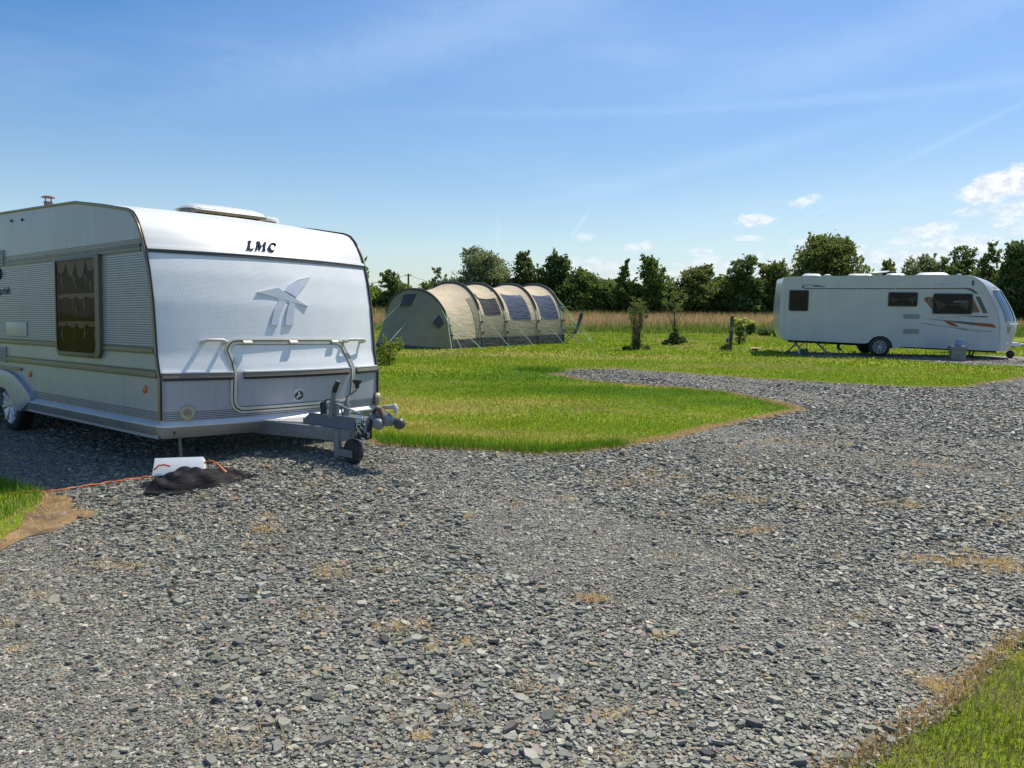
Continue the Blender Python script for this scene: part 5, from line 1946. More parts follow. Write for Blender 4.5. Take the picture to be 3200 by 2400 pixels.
NT = 49
TT = lin(0, 1, NT)
sag_ = [.06, .055, .06, .055]
for i in range(4):
    mb = MB()
    mb.grid([[between(i, f_, t, sag_[i]) for t in TT] for f_ in lin(0, 1, 11)])
    mb.build('canopy_bay', M['canvas'], tent, smooth=60)
    # lower band and mud flap on the near and far side
    for tt_ in (lin(0, .032, 3), lin(1, .968, 3)):
        mb = MB()
        rows = []
        for f_ in lin(0, 1, 11):
            row = []
            for t in tt_:
                p = between(i, f_, t, sag_[i])
                row.append(p + Vector((0, -.02 if tt_[0] == 0 else .02, 0)))
            rows.append(row)
        mb.grid(rows)
        mb.build('mud_flap', M['mud'], tent, smooth=60)
# end wall by the last arch
mb = MB()
c_ = AR[4]
ring_ = [tprof(*c_, t) for t in TT]
mb.add([p + Vector((-.02, 0, 0)) for p in ring_], [tuple(range(NT))])
mb.build('end_wall', M['canvas'], tent, smooth=0, fix=False)


def pod(t, s):
    a = tprof(*AR[0], t, .99)
    x = 2 * t - 1
    base = Vector((-1.52 * (1 - abs(x) ** 3.2) - .02, AR[0][2] + AR[0][3] * (.5 + .5 * (abs(x) ** 1.25) * (1 if x > 0 else -1)) * 1.0, .0))
    p = a.lerp(base, s)
    p.z -= .10 * math.sin(math.pi * s) * math.sin(math.pi * t)
    return p


mb = MB()
mb.grid([[pod(t, s) for s in lin(0, 1, 14)] for t in TT])
mb.build('bedroom_pod', M['canvasshaded'], tent, smooth=60)
mb = MB()
mb.grid([[pod(t, s) + Vector((-.015, -.01, .004)) for s in lin(.90, 1, 3)] for t in TT])
mb.build('pod_skirt', M['mud'], tent, smooth=60)
for t0, t1, s0, s1, lift in ((.46, .56, .06, .24, .13), (.14, .21, .12, .30, .12)):
    mb = MB()
    rows = []
    for t in lin(t0, t1, 7):
        row = []
        for s in lin(s0, s1, 5):
            f_ = (s - s0) / (s1 - s0)
            g_ = math.sin(math.pi * (t - t0) / (t1 - t0))
            row.append(pod(t, s) + Vector((-.8, -.35, .35)).normalized() * (lift * f_ * g_ + .012))
        rows.append(row)
    mb.grid(rows)
    mb.build('vent_hood', M['mud'], tent, smooth=60)
# windows on the near side
def tent_patch(i, f0, f1, t0, t1, mat, name, off=.015, nf=8, nt_=12, slant=0.0):
    mb = MB()
    rows = []
    for f_ in lin(f0, f1, nf):
        row = []
        for t in lin(t0, t1, nt_):
            ff = f_ + slant * (t - t0) / (t1 - t0)
            p = between(i, ff, t, sag_[i])
            n_ = Vector((0, -math.cos(math.pi * t) * .9 - .1, math.sin(math.pi * t))).normalized()
            row.append(p + n_ * off)
        rows.append(row)
    mb.grid(rows)
    return mb.build(name, mat, tent, smooth=60)


tent_patch(1, .20, .86, .145, .262, M['mesh'], 'mesh_window')
tent_patch(1, .16, .92, .262, .315, M['canvas'], 'rolled_flap', .045)
for i, f0, f1, t0, t1 in ((2, .16, .80, .115, .315), (3, .16, .86, .115, .305)):
    tent_patch(i, f0, f1, t0, t1, M['shade'], 'window_backing', .010)  # backing coloured like the sky mirrored in the vinyl
    tent_patch(i, f0, f1, t0, t1, M['vinyl'], 'clear_window', .024)
tent_patch(0, .80, .96, .03, .27, M['canvasshaded'], 'dark_gusset', .012)
for i, f0, f1, t1 in ((1, .03, .97, .142), (2, .03, .97, .112), (3, .03, .97, .112)):
    tent_patch(i, f0, f1, .034, t1, M['canvasshaded'], 'lower_wall', .008)  # lower walls are sand fabric too, darkened by colour for their shade
# pole sleeves
for a in AR:
    mb = MB()
    pts = [tprof(*a, t, 1.012) for t in TT]
    mb.tube(pts[8:-8], [.014] + [.042] * (NT - 18) + [.014], 8)
    o = mb.build('pole_sleeve', M['sleeve'], tent, smooth=60)
    for seg in (pts[:10], pts[-10:]):
        mb = MB()
        mb.tube([p + Vector((0, -.03 if seg is not pts[-10:] and seg[0].y < 1.5 else .03, 0)) for p in seg], .014, 6)
        mb.build('pole', M['pole'], o, smooth=60)
    for t in (.10, .05):
        mb = MB()
        p = tprof(*a, t, 1.01)
        mb.box(p + Vector((0, -.02, 0)), (.07, .06, .05))
        mb.build('pole_clip', M['black'], o, smooth=0)


def guy(p, q):
    mb = MB()
    p, q = Vector(p), Vector(q)
    mb.tube([p, p.lerp(q, .5) - Vector((0, 0, .01)), q], .009, 5)
    mb.tube([q + Vector((0, 0, -.02)), q + Vector((0, 0, .05))], .012, 5)
    mb.build('guy_line', M['guy'], tent)


for i, a in enumerate(AR):
    p = tprof(*a, .155, 1.02)
    guy(p, (a[0] + .55, a[2] - .85, .01))
    guy(p, (a[0] + .62, a[2] - .80, .01))
    q = tprof(*a, .845, 1.02)
    guy(q, (a[0] + .5, a[2] + a[3] + .9, .01))
guy(tprof(*AR[0], .30, 1.02), (-.35, -.75, .01))
guy(tprof(*AR[0], .16, 1.02), (-.75, -.65, .01))
guy(pod(.55, .18), (-2.3, 2.6, .01))
guy(pod(.42, .5), (-2.2, 1.2, .01))
guy(tprof(*AR[4], .30, 1.02), (8.1, -.3, .01))
guy(tprof(*AR[4], .25, 1.02), (8.4, .1, .01))
guy(tprof(*AR[4], .20, 1.02), (7.7, -.5, .01))

# ------------------------------------------------------------------ camping chair beyond the tent
ch_o = empty('camping_chair', G(1232, 741), R(-172))
tag(ch_o, 'charcoal high back reclining camp chair standing at the end of the tent', 'chair')
ch_o.scale = (1.0, 1.0, 1.0)


def slab(mb, pts, w0, w1, th_):
    """a sling along pts (x,z), y from w0 to w1"""
    A = []
    for x, z in pts:
        A.append((x, z))
    top_ = [[(x, y, z) for x, z in A] for y in (w0, w1)]
    bot_ = [[(x + th_ * .5, y, z - th_) for x, z in A] for y in (w0, w1)]
    mb.grid(top_)
    mb.grid(bot_)
    for t_, b_ in zip(top_, bot_):
        mb.grid([t_, b_])
    mb.grid([[top_[0][0], top_[1][0]], [bot_[0][0], bot_[1][0]]])
    mb.grid([[top_[0][-1], top_[1][-1]], [bot_[0][-1], bot_[1][-1]]])


b = MB()
slab(b, [(.28, .47), (.10, .43), (-.12, .42), (-.22, .44)], -.25, .25, .03)
b.build('seat', M['chair'], ch_o, smooth=40)
b = MB()
slab(b, [(-.22, .44), (-.28, .62), (-.36, .85), (-.40, 1.0), (-.46, 1.20), (-.44, 1.23)], -.25, .25, .035)
b.build('backrest', M['chair'], ch_o, smooth=40)
b = MB()
slab(b, [(-.365, 1.0), (-.40, 1.10), (-.425, 1.20)], -.20, .20, .05)
b.build('headrest', M['chair'], ch_o, smooth=40)
for y in (-.29, .29):
    b = MB()
    b.box((.02, y, .67), (.46, .055, .03))
    b.build('armrest', M['ventgrey'], ch_o, bevel=.01)
    b = MB()
    b.tube([(.24, y, .66), (.10, y, .40), (-.38, y, .0)], .014, 6)
    b.build('leg', M['pole'], ch_o, smooth=40)
    b = MB()
    b.tube([(-.26, y, .66), (-.08, y, .38), (.33, y, .0)], .014, 6)
    b.build('leg', M['black'], ch_o, smooth=40)
    b = MB()
    b.tube([(-.20, y, .44), (-.30, y, .70), (-.47, y, 1.22)], .014, 6)
    b.build('back_frame', M['pole'], ch_o, smooth=40)

# ------------------------------------------------------------------ hook-up post
hp = empty('electric_post', G(1578, 758), .1)
tag(hp, 'dark timber electric hook-up post with blue sockets standing in the lawn', 'post')
b = MB()
b.box((0, 0, .61), (.10, .10, 1.26), Matrix.Rotation(R(1.6), 3, 'Y'))
b.build('post', M['wood'], hp, bevel=.008)
for z, mt, dx in ((.52, 'blue', -.02), (.79, 'boxgrey', -.035)):
    b = MB()
    b.box((dx, -.075, z), (.11, .06, .15))
    b.lathe([(.035, 0), (.04, .03), (0, .045)], (dx, -.105, z - .02), (0, -1, -.4), 12)
    b.build('socket_box', M[mt], hp, bevel=.008)
b = MB()
b.box((-.14, -.02, .38), (.075, .07, .14))
b.tube([(-.13, -.02, .44), (-.10, -.04, .56), (-.04, -.06, .56)], .010, 6)
b.tube([(-.14, -.02, .32), (-.12, -.03, .12), (-.05, -.05, .0)], .010, 6)
b.build('plug', M['blue'], hp, bevel=.006)

# ------------------------------------------------------------------ small things
fr_ = empty('gas_ring', G(1631, 758), .2)
tag(fr_, 'low orange dish with a wide pale rim standing alone on the grass', 'dish')
b = MB()
b.lathe([(.10, 0), (.085, .07)], (0, 0, 0), (0, 0, 1), 20)
b.build('base', M['orangeplastic'], fr_)
b = MB()
b.lathe([(.07, .068), (.19, .095), (.205, .108), (.19, .112), (.12, .100), (0, .098)], (0, 0, 0), (0, 0, 1), 28)
b.build('rim', M['peach'], fr_, smooth=40)

# white box, black cloth and orange cable before the near caravan
g0 = G(383, 1049)
zb = g0.z + .012
wb = empty('white_box', (g0.x, g0.y + .02, zb), R(14))
tag(wb, 'white plastic cable box tilted on the gravel, half covered by a black cloth', 'box')
b = MB()
tilt = Matrix.Rotation(R(-20), 3, 'X')


def bt(x, y, z):
    return tilt @ Vector((x, y, z)) + Vector((0, .10, .035))


L0, L1 = -.19, .19
b.prism([bt(L0, -.075, .155), bt(L1, -.075, .155), bt(L1, .085, .155), bt(L0, .085, .155)], [bt(L0 - .012, -.11, 0), bt(L1 + .012, -.11, 0), bt(L1 + .012, .11, 0), bt(L0 - .012, .11, 0)])
b.build('box_shell', M['foam'], wb, bevel=.008)
b = MB()
for x in (-.07, .02, .09, .17):
    b.box(bt(x, .086, .15), (.022, .02, .022), tilt)
b.build('rim_notches', M['groove'], wb, smooth=0)
b = MB()
b.tube([bt(-.17, .088, .158), bt(-.12, .09, .166), bt(-.07, .088, .158)], [.008, .016, .008], 8)
b.build('box_handle', M['blackplastic'], wb, smooth=50)
# cloth
bag = MB()
rows = []
rb = random.Random(11)
NX, NY = 96, 44
for i in range(NX):
    u = i / (NX - 1)
    row = []
    for j in range(NY):
        v = j / (NY - 1)
        x = -.20 + 1.16 * u
        wid = float(np.interp(u, [0, .1, .35, .6, .75, .9, 1], [.20, .26, .27, .19, .10, .08, .02]))
        yc = float(np.interp(u, [0, .3, .6, 1], [-.06, -.06, .0, .10]))
        y = yc + wid * (2 * v - 1)
        hz = float(np.interp(u, [0, .05, .16, .3, .44, .55, .7, .85, .93, 1], [.02, .085, .115, .13, .12, .08, .045, .03, .05, .0]))
        prof_ = (1 - abs(2 * v - 1.25) ** 2.2) if v > .1 else (1 - abs(2 * v - 1.25) ** 2.2) * v * 10
        prof_ = max(0.0, min(1.0, prof_))
        z = hz * prof_ ** .75
        z += (.030 * (abs(math.sin(8.5 * u + 3.2 * v + .6)) - .6) + .024 * (abs(math.sin(15 * u - 6 * v)) - .6) + .010 * math.sin(37 * u + 17 * v)) * min(1, prof_ * 1.6)
        y += .012 * math.sin(23 * u + 2 * v)
        row.append((x, y, max(z, .004 + .004 * rb.random())))
    rows.append(row)
bag.grid(rows)
bo = bag.build('black_cloth', M['bag'], None, smooth=35)
bo.location = (g0.x + .01, g0.y - .02, zb - .006)
bo.rotation_euler = (0, R(0), R(10))
tag(bo, 'crumpled black cloth lying over the front of the white box', 'cloth')
pts = [G(-60, 1074), G(84, 1068), G(130, 1064), G(180, 1056), G(240, 1046), G(300, 1038), G(335, 1034)]
P = []
for i in range(len(pts) - 1):
    for k in range(5):
        P.append(pts[i].lerp(pts[i + 1], k / 5))
P.append(pts[-1])
P = [p + Vector((0, .012 * math.sin(i * .55), .022 + .004 * math.sin(i * 1.7))) for i, p in enumerate(P)]
b = MB()
b.tube(P, .0075, 6)
q = [Vector((g0.x, g0.y + .02, zb)) + Matrix.Rotation(R(14), 3, 'Z') @ bt(*c) for c in ((.19, -.06, .10), (.235, -.07, .12), (.29, -.09, .10), (.34, -.11, .05), (.38, -.12, .005))]
b.tube(q, .0085, 6)
q = [Vector((g0.x, g0.y + .02, zb)) + Matrix.Rotation(R(14), 3, 'Z') @ bt(*c) for c in ((-.185, -.115, .05), (-.15, -.12, .085), (-.11, -.115, .09), (-.06, -.12, .075))]
b.tube(q, .0075, 6)
tag(b.build('power_cable', M['cable'], None, smooth=60), 'orange cable running over the gravel from the grass to the white box', 'cable')
# a bird in the distance
bd_o = MB()
pb = at(1661.5, 565.5, 60)
bd_o.tube([(-.16, 0, 0), (-.05, 0, .02), (.10, 0, .02), (.17, 0, .03), (.22, 0, .02)], [.01, .05, .05, .035, .008], 8)
for s0 in (-1, 1):
    bd_o.prism([(.08, s0 * .03, .03), (.10, s0 * .22, .10), (.0, s0 * .40, .06), (-.04, s0 * .22, .08), (-.06, s0 * .03, .025)], [(.08, s0 * .03, .02), (.10, s0 * .22, .09), (.0, s0 * .40, .055), (-.04, s0 * .22, .07), (-.06, s0 * .03, .015)])
bird = bd_o.build('bird', M['rust'], None, smooth=50)
bird.location = pb
bird.rotation_euler = (.3, 0, .6)
tag(bird, 'small brown bird in flight above the hedge', 'bird')

# ------------------------------------------------------------------ trees and shrubs
GREENS = {
    'dark': [(.060, .092, .036), (.082, .120, .044), (.108, .148, .050)],
    'mid': [(.072, .112, .030), (.100, .145, .036), (.130, .175, .044)],
    'olive': [(.110, .130, .040), (.145, .165, .048), (.18, .19, .06)],
    'grey': [(.13, .155, .085), (.175, .20, .11), (.22, .24, .14)],
    'pale': [(.32, .36, .06), (.44, .46, .11), (.52, .52, .17)],
    'yellow': [(.17, .22, .025), (.25, .28, .035), (.34, .35, .06)],
}


def leaves(name, lobes, size, kind, parent, seed, clump=14, sprigs=0):
    """lobes: (x,y,z,rx,ry,rz,n) in the tree's own space"""
    r = np.random.RandomState(seed)
    C_, S_, T_ = [], [], []
    pal = np.array(GREENS[kind]) * 1.2
    for (x, y, z, rx_, ry_, rz_, n) in lobes:
        n = int(n)
        k = max(3, n // clump)
        d = r.normal(size=(k, 3))
        d /= np.linalg.norm(d, axis=1)[:, None]
        rad = r.uniform(.45, 1.06, k) ** .6
        cc = d * rad[:, None]
        i = r.randint(0, k, n)
        p = cc[i] + r.normal(0, .17, (n, 3))
        p = p * np.array([rx_, ry_, rz_]) + np.array([x, y, z])
        C_.append(p)
        tone = r.uniform(.72, 1.3, k)
        T_.append(pal[r.randint(0, len(pal), k)][i] * tone[i][:, None] * r.uniform(.85, 1.18, (n, 1)))
    if sprigs:
        for s in range(sprigs):
            L = lobes[r.randint(0, len(lobes))]
            a = r.uniform(0, 2 * np.pi)
            t0 = np.array([L[0] + math.cos(a) * L[3] * .6, L[1] + math.sin(a) * L[4] * .6, L[2] + L[5] * .6])
            d = np.array([math.cos(a) * .5, math.sin(a) * .5, r.uniform(.7, 1.3)])
            ln = L[5] * r.uniform(.35, .75)
            n = 16
            t = r.uniform(0, 1, n)
            p = t0 + d * (t * ln)[:, None] + r.normal(0, .07 * L[3], (n, 3))
            C_.append(p)
            T_.append(pal[r.randint(0, len(pal), n)] * r.uniform(.9, 1.3, (n, 1)))
    P = np.concatenate(C_)
    T = np.concatenate(T_)
    ok = P[:, 2] > .04
    P, T = P[ok], T[ok]
    n = len(P)
    u = r.normal(size=(n, 3))
    u /= np.linalg.norm(u, axis=1)[:, None]
    w = np.cross(u, r.normal(size=(n, 3)))
    w /= np.linalg.norm(w, axis=1)[:, None]
    s = size * r.uniform(.55, 1.35, n)
    a, b_ = u * s[:, None], w * (s * .55)[:, None]
    bend = np.cross(u, w) * (s * .22)[:, None]
    V = np.stack([P - a, P + b_ + bend, P + a, P - b_ + bend], 1).reshape(-1, 3)
    F_ = (np.arange(n) * 4)[:, None] + np.array([[0, 1, 2, 3]])
    return npmesh(name, V, F_, M['leaf'], np.repeat(T, 4, 0), parent)


def trunk(parent, h, r0, limbs, seed, lean=0.0, stems=1, spread=.1):
    r = random.Random(seed)
    mb = MB()
    for s in range(stems):
        a = r.uniform(0, 6.28)
        bx, by = spread * math.cos(a) * (stems > 1), spread * math.sin(a) * (stems > 1)
        pts = [Vector((bx + lean * h * (k / 6) ** 1.5 + r.gauss(0, .02 * h) * (k > 0) + bx * 2.5 * k / 6 * (stems > 1), by + r.gauss(0, .02 * h) * (k > 0) + by * 2.5 * k / 6 * (stems > 1), h * k / 6 - .05)) for k in range(7)]
        mb.tube(pts, [r0 * (1.25 if k == 0 else 1 - .13 * k) for k in range(7)], 8)
        for l in range(limbs):
            k = r.randint(2, 5)
            p = pts[k]
            a = r.uniform(0, 6.28)
            L = h * r.uniform(.3, .5)
            q = p + Vector((math.cos(a) * L * .7, math.sin(a) * L * .7, L * .5))
            m_ = (p + q) / 2 + Vector((0, 0, -.06 * L))
            mb.tube([p, m_, q], [r0 * .5, r0 * .32, r0 * .10], 6)
    return mb.build('trunk', M['bark'], parent, smooth=60)


# (name, category, label, centre px, top px, half width px, distance, kind, crown shape, leaves)
def tree(name, cat, label, cx, top, hw, Y, kind, seed, n=5200, shape='round', leaf=.17, low=.05, sprigs=14, group='trees of the hedge line'):
    base = at(cx, 655 + .0112 * (cx - 1100), Y)
    gz = float(zg(base.x, base.y))
    o = empty(name, (base.x, base.y, gz))
    tag(o, label, cat, group)
    h = at(cx, top, Y).z - gz
    w = hw / 1743.0 * Y * 1.22
    r = random.Random(seed)
    lob = []
    if shape == 'round':
        m_ = 13
        for k in range(m_):
            a = r.uniform(0, 6.28)
            t = (k + .5) / m_
            z = h * (low + .12 + (.80 - low) * t)
            ww = w * (.55 + .75 * math.sin(math.pi * min(1, (t * .85 + .12)))) * .62
            q = w * .62 * math.sqrt(max(0.05, 1 - (t - .25) ** 2 * 1.3)) * r.uniform(.3, 1)
            lob.append((math.cos(a) * q, math.sin(a) * q * .8, z, ww * .72, ww * .72, h * .17, n / m_))
        lob.append((0, 0, h * .86, w * .42, w * .42, h * .13, n / m_))
    elif shape == 'tall':
        m_ = 12
        for k in range(m_):
            t = (k + .5) / m_
            a = r.uniform(0, 6.28)
            z = h * (low + (.95 - low) * t)
            ww = w * (1.0 - .45 * t ** 3) * r.uniform(.6, 1.05)
            q = w * .55 * (1 - .45 * t)
            lob.append((math.cos(a) * q, math.sin(a) * q, z, ww * .75, ww * .75, h * .105, n / m_ * (1.15 - .5 * t)))
    elif shape == 'spiky':
        m_ = 12
        for k in range(m_):
            t = (k + .5) / m_
            a = r.uniform(0, 6.28)
            z = h * (low + (.98 - low) * t)
            q = w * .95 * (1 - t ** 1.6) * r.uniform(.3, 1)
            ww = w * (.72 - .42 * t)
            lob.append((math.cos(a) * q, math.sin(a) * q, z, ww * .7, ww * .7, h * .09, n / m_ * (1.3 - t)))
    leaves('crown', lob, leaf * Y / 78, kind, o, seed, 16, sprigs)
    trunk(o, h * .72, .05 + h * .016, 5, seed)
    return o


TREES = [
    ('hedge_tree', 'bright leafy sapling peeping out just past the near caravan roof edge', 786, 560, 24, 58, 'yellow', 1500, 'spiky', .12),
    ('hedge_tree', 'small bushy dark tree between the near caravan and the utility pole', 850, 585, 34, 80, 'mid', 3800, 'tall', .16),
    ('hedge_tree', 'straggly thin tree next to the broad grey green willow', 946, 574, 30, 78, 'grey', 1700, 'spiky', .13),
    ('willow_tree', 'broad round grey green willow rising behind the front of the tent', 1042, 545, 66, 80, 'grey', 11000, 'round', .15),
    ('hedge_tree', 'upright dark tree behind the middle of the tent', 1142, 549, 34, 79, 'dark', 5200, 'tall', .17),
    ('hedge_tree', 'knobbly dark tree behind the open end of the tent', 1198, 554, 34, 78, 'dark', 5200, 'round', .17),
    ('hedge_tree', 'wide low rounded tree beyond the camp chair', 1252, 587, 50, 77, 'mid', 6200, 'round', .17),
    ('hedge_tree', 'slim pointed tree with open foliage beside the gappy round topped one', 1348, 566, 27, 75, 'mid', 3200, 'spiky', .16),
    ('hedge_tree', 'gappy round topped tree above the many stemmed lawn shrub', 1404, 558, 36, 75, 'mid', 3600, 'round', .17),
    ('hedge_tree', 'olive domed tree behind the electric post and young lawn tree', 1500, 581, 50, 76, 'olive', 6500, 'round', .17),
    ('hedge_tree', 'tall dark narrow tree rising above the electric post', 1606, 554, 38, 76, 'dark', 5200, 'tall', .18),
    ('hedge_tree', 'olive bushy tree at the tail of the far caravan', 1668, 570, 40, 77, 'olive', 5200, 'round', .17),
    ('oak_tree', 'largest domed oak rising behind the tail of the far caravan', 1782, 514, 72, 82, 'olive', 12000, 'round', .19),
    ('hedge_tree', 'small olive tree showing just above the dish on the caravan roof', 1914, 568, 26, 80, 'olive', 2600, 'round', .17),
    ('willow_tree', 'pale grey green willow showing above the far caravan roof', 1982, 557, 52, 78, 'grey', 6500, 'round', .15),
    ('hedge_tree', 'dark tree with two upright tips above the far caravan roof', 2056, 535, 44, 76, 'dark', 5200, 'tall', .18),
    ('hedge_tree', 'tree with a long leaning topmost spray beyond the caravan nose', 2132, 530, 46, 72, 'mid', 4200, 'spiky', .18),
    ('hedge_tree', 'dense dark tree at the edge of the view past the caravan nose', 2205, 524, 48, 68, 'dark', 8000, 'round', .2),
    ('hedge_tree', 'dark tree continuing the hedge beyond the view past the caravan nose', 2320, 540, 60, 68, 'dark', 6000, 'round', .2),
]
for i, (nm, lb, cx, top, hw, Y, kd, n, shp, lf) in enumerate(TREES):
    tree(nm, 'tree', lb, cx, top, hw, Y, kd, 100 + i, n, shp, lf)

HEDGE = [(690, 615, 50, 84), (775, 618, 46, 83), (824, 632, 34, 83), (918, 636, 34, 84), (985, 610, 36, 82), (1075, 612, 50, 83), (1165, 610, 46, 80), (1290, 608, 40, 78), (1322, 612, 34, 78), (1378, 616, 38, 76), (1440, 624, 36, 77),
         (1462, 618, 32, 76), (1545, 612, 38, 77), (1580, 606, 34, 77), (1640, 606, 40, 78), (1705, 608, 44, 80), (1840, 600, 52, 82), (1940, 598, 50, 80), (2010, 600, 50, 78), (2090, 585, 46, 75), (2150, 590, 44, 72), (2260, 580, 60, 68), (2400, 570, 70, 66)]
spots_txt = ['hidden mostly by the near caravan roof', 'low behind the bright leafy sapling', 'under the small bushy tree by the pole', 'low at the foot of the utility pole', 'under the straggly thin tree', 'beneath the broad willow behind the tent',
             'between the two dark trees behind the tent', 'beside the wide low tree past the camp chair', 'at the foot of the slim pointed tree', 'beneath the gappy round topped tree', 'in the low gap with wires showing over it',
             'just past the low gap towards the olive tree', 'between the olive domed tree and tall dark tree', 'at the foot of the tall narrow dark tree', 'between tall dark tree and olive bushy tree', 'at the tail of the far caravan below the oak',
             'behind the far caravan between oak and small tree', 'behind the far caravan under the dish', 'behind the far caravan under the pale willow', 'behind the far caravan under the twin tipped tree',
             'under the leaning spray past the caravan nose', 'under the dense dark tree past the caravan', 'beyond the view past the caravan nose']
for i, ((cx, top, hw, Y), tx_) in enumerate(zip(HEDGE, spots_txt)):
    base = at(cx, 655 + .0112 * (cx - 1100), Y)
    gz = float(zg(base.x, base.y))
    o = empty('hedge_bush', (base.x, base.y, gz))
    tag(o, 'dark hedge bush ' + tx_, 'bush', 'bushes of the hedge')
    h = at(cx, top - 2, Y).z - gz
    w = hw / 1743.0 * Y * 1.6
    r = random.Random(400 + i)
    lob = []
    for k in range(9):
        lob.append((r.uniform(-.75, .75) * w, r.uniform(-.5, .5) * w, h * (.12 + .72 * (k / 8)), w * r.uniform(.42, .62), w * .5, h * .24, 560))
    leaves('foliage', lob, .20, ['dark', 'mid', 'dark'][i % 3], o, 500 + i, 16, 8)
    trunk(o, h * .6, .07, 4, 600 + i, stems=3, spread=.3)


def shrub(name, cat, label, px, py, top, hw, kind, seed, n, leaf, parts_, stems=0, stem_h=1.0, stem_r=.02, group=None, spread=.1):
    p = G(px, py)
    o = empty(name, p)
    tag(o, label, cat, group)
    Y = p.y
    h = at(px, top, Y).z - p.z
    w = hw / 1743.0 * Y
    lob = [(x * w, y * w, z * h, a * w, a * w, b_ * h, n * c) for x, y, z, a, b_, c in parts_]
    leaves('foliage', lob, leaf, kind, o, seed, 12, 6)
    return o, h, w


def stems(o, h, w, n, r0, seed, base=.3, top=1.0):
    r = random.Random(seed)
    mb = MB()
    for k in range(n):
        a = r.uniform(0, 6.28)
        b0 = w * base * r.uniform(.2, 1)
        t0 = w * top * r.uniform(.4, 1.05)
        hh = h * r.uniform(.68, 1.0)
        mb.tube([(b0 * math.cos(a), b0 * math.sin(a), -.02), (b0 * 1.1 * math.cos(a + .1), b0 * 1.1 * math.sin(a + .1), hh * .4), ((b0 * .5 + t0 * .5) * math.cos(a), (b0 * .5 + t0 * .5) * math.sin(a), hh * .75), (t0 * .9 * math.cos(a), t0 * .9 * math.sin(a), hh)], [r0, r0 * .8, r0 * .6, r0 * .25], 5)
    return mb.build('stems', M['bark'], o, smooth=60)


o, h, w = shrub('shrub', 'shrub', 'tall many stemmed shrub with bare lower stems growing in the lawn', 1374, 756, 640, 24, 'olive', 71, 1500, .035,
                [(0, 0, .10, .6, .11, .26), (0, 0, .25, .55, .12, .14), (0, 0, .45, .6, .14, .12), (-.2, .1, .62, .75, .12, .13), (.0, 0, .76, .8, .12, .13), (0, 0, .90, .75, .10, .13), (.85, .1, .66, .25, .06, .06)])
stems(o, h, w, 60, .007, 72, .40, 1.1)
o, h, w = shrub('young_tree', 'tree', 'young thin trunked tree with sparse crown and weeds round its foot', 1456, 744, 628, 36, 'olive', 73, 620, .04,
                [(0, 0, .70, .45, .09, .3), (-.45, .1, .85, .42, .10, .3), (.42, 0, .88, .42, .10, .3), (0, 0, .95, .3, .06, .12)])
stems(o, h * .95, w, 9, .010, 74, .1, 1.0)
tk = MB()
tk.tube([(0, 0, -.02), (.01, 0, h * .3), (-.01, .01, h * .6), (0, 0, h * .8)], [.04, .034, .028, .012], 8)
tk.build('trunk', M['bark'], o, smooth=60)
o, h, w = shrub('weed_clump', 'weeds', 'dark clump of weeds round the foot of the young thin trunked tree', 1458, 746, 708, 24, 'dark', 75, 700, .06,
                [(0, 0, .35, .5, .35, .7), (-.5, -.2, .12, .6, .14, .4), (.5, .1, .25, .5, .2, .3), (.1, 0, .75, .22, .22, .2)])
o, h, w = shrub('shrub', 'shrub', 'pale topped bush standing close behind the electric post', 1598, 744, 692, 14, 'olive', 76, 800, .05,
                [(0, 0, .25, .85, .25, .35), (0, 0, .55, .85, .22, .35)])
leaves('pale_top', [(-.1 * w, 0, .90 * h, .95 * w, .95 * w, .16 * h, 620)], .06, 'pale', o, 77, 10, 4)
stems(o, h, w, 9, .012, 78, .3, .8)
o, h, w = shrub('shrub', 'shrub', 'smaller pale tipped bush at the meadow edge beyond the electric post', 1620, 724, 697, 12, 'dark', 79, 800, .06,
                [(0, 0, .35, .9, .35, .6), (0, 0, .65, .8, .25, .4)])
leaves('pale_top', [(.2 * w, 0, .95 * h, .9 * w, .9 * w, .18 * h, 460)], .07, 'pale', o, 80, 10, 4)
o, h, w = shrub('shrub', 'shrub', 'low dark rounded bush at the meadow edge near the caravan tail', 1653, 726, 710, 16, 'dark', 81, 700, .06, [(0, 0, .45, .9, .5, 1)])
o, h, w = shrub('shrub', 'shrub', 'yellow flecked bush half hidden by the tail of the far caravan', 1682, 728, 690, 14, 'mid', 82, 900, .06, [(0, 0, .35, .9, .4, .7), (.1, 0, .75, .7, .25, .3)])
leaves('pale_top', [(-.5 * w, 0, .7 * h, .5 * w, .5 * w, .3 * h, 260)], .07, 'pale', o, 83, 10, 2)
stems(o, h, w, 6, .012, 84, .3, .8)
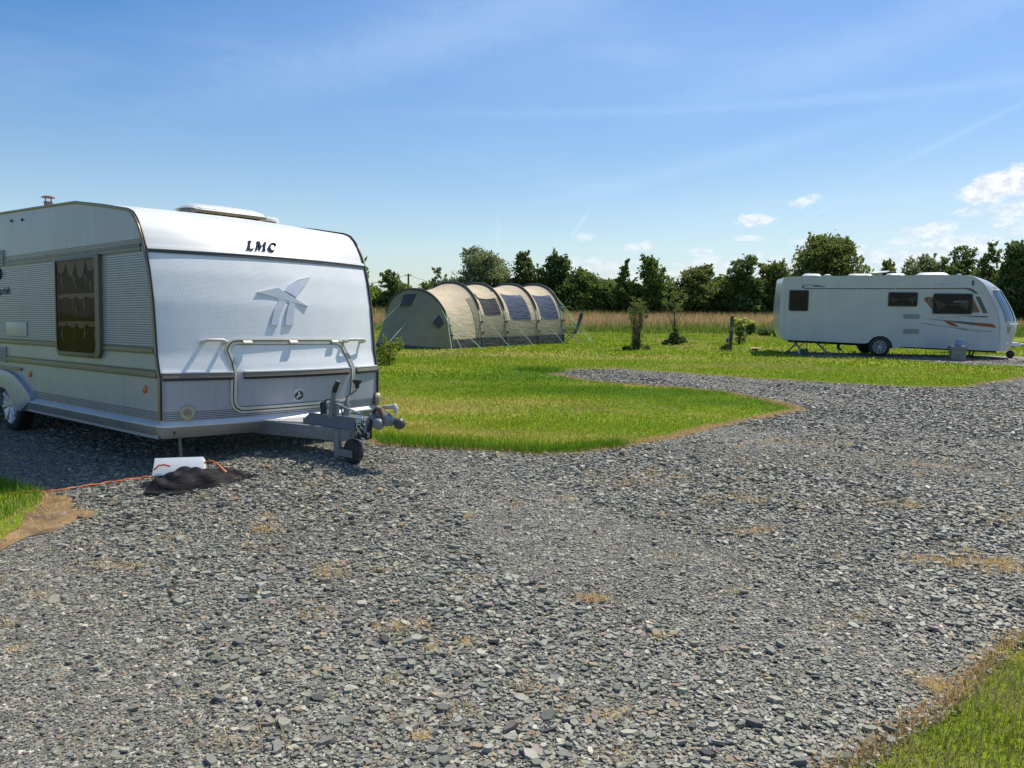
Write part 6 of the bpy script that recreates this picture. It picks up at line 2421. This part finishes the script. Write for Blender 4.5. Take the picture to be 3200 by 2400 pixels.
o, h, w = shrub('shrub', 'shrub', 'small yellow green bush growing against the near caravan and tent', 838, 788, 728, 34, 'yellow', 85, 1300, .032,
                [(-.2, 0, .3, .7, .3, .5), (.1, 0, .55, .6, .25, .3), (-.3, 0, .8, .25, .2, .1), (.75, 0, .75, .25, .22, .12)])
stems(o, h, w, 10, .010, 86, .3, 1.0)
for i, (px, py, tp_, hw, lb) in enumerate(((1566, 757, 744, 9, 'grassy weeds growing at the foot of the electric post'), (1354, 757, 749, 10, 'low weeds at the foot of the many stemmed shrub'),
                                           (1396, 755, 748, 9, 'short weeds trailing from the many stemmed shrub towards the young tree'))):
    shrub('weed_clump', 'weeds', lb, px, py, tp_, hw, 'mid', 90 + i, 500, .05, [(0, 0, .35, .9, .45, 1), (.3, 0, .7, .3, .3, .3)])

# ------------------------------------------------------------------ pole and wires
pp = at(882.3, 655, 118)
o = empty('utility_pole', (pp.x, pp.y, float(zg(pp.x, pp.y))))
tag(o, 'thin dark wooden pole carrying wires beyond the hedge', 'pole')
hh = at(882.3, 591, 118).z - float(zg(pp.x, pp.y))
b = MB()
b.tube([(0, 0, -.1), (0, 0, hh)], [.17, .13], 10)
b.build('pole_shaft', M['bark'], o, smooth=60)
b = MB()
b.box((0, 0, hh - .25), (.9, .1, .1))
for x in (-.4, .4):
    b.lathe([(.04, 0), (.06, .05), (.03, .12), (0, .13)], (x, 0, hh - .2), (0, 0, 1), 8)
b.build('crossarm', M['bark'], o)
for i, (p0, p1, lb) in enumerate((((882, 594), (600, 640), 'thin wire sagging from the pole towards the near caravan'), ((882, 594), (1010, 616), 'upper wire from the pole to the willow'), ((900, 616), (1040, 600), 'lower wire crossing behind the willow'),
                                  ((1425, 611), (1600, 622), 'pair of wires showing in the gap between hedge trees'))):
    a, c = at(*p0, 118), at(*p1, 125)
    b = MB()
    for dz in ((0, -.45) if i == 3 else (0,)):
        b.tube([a.lerp(c, t) + Vector((0, 0, dz - .5 * math.sin(math.pi * t))) for t in lin(0, 1, 12)], .028, 5)
    tag(b.build('power_line', M['sleeve'], None, smooth=60), lb, 'wire', 'power lines beyond the hedge')
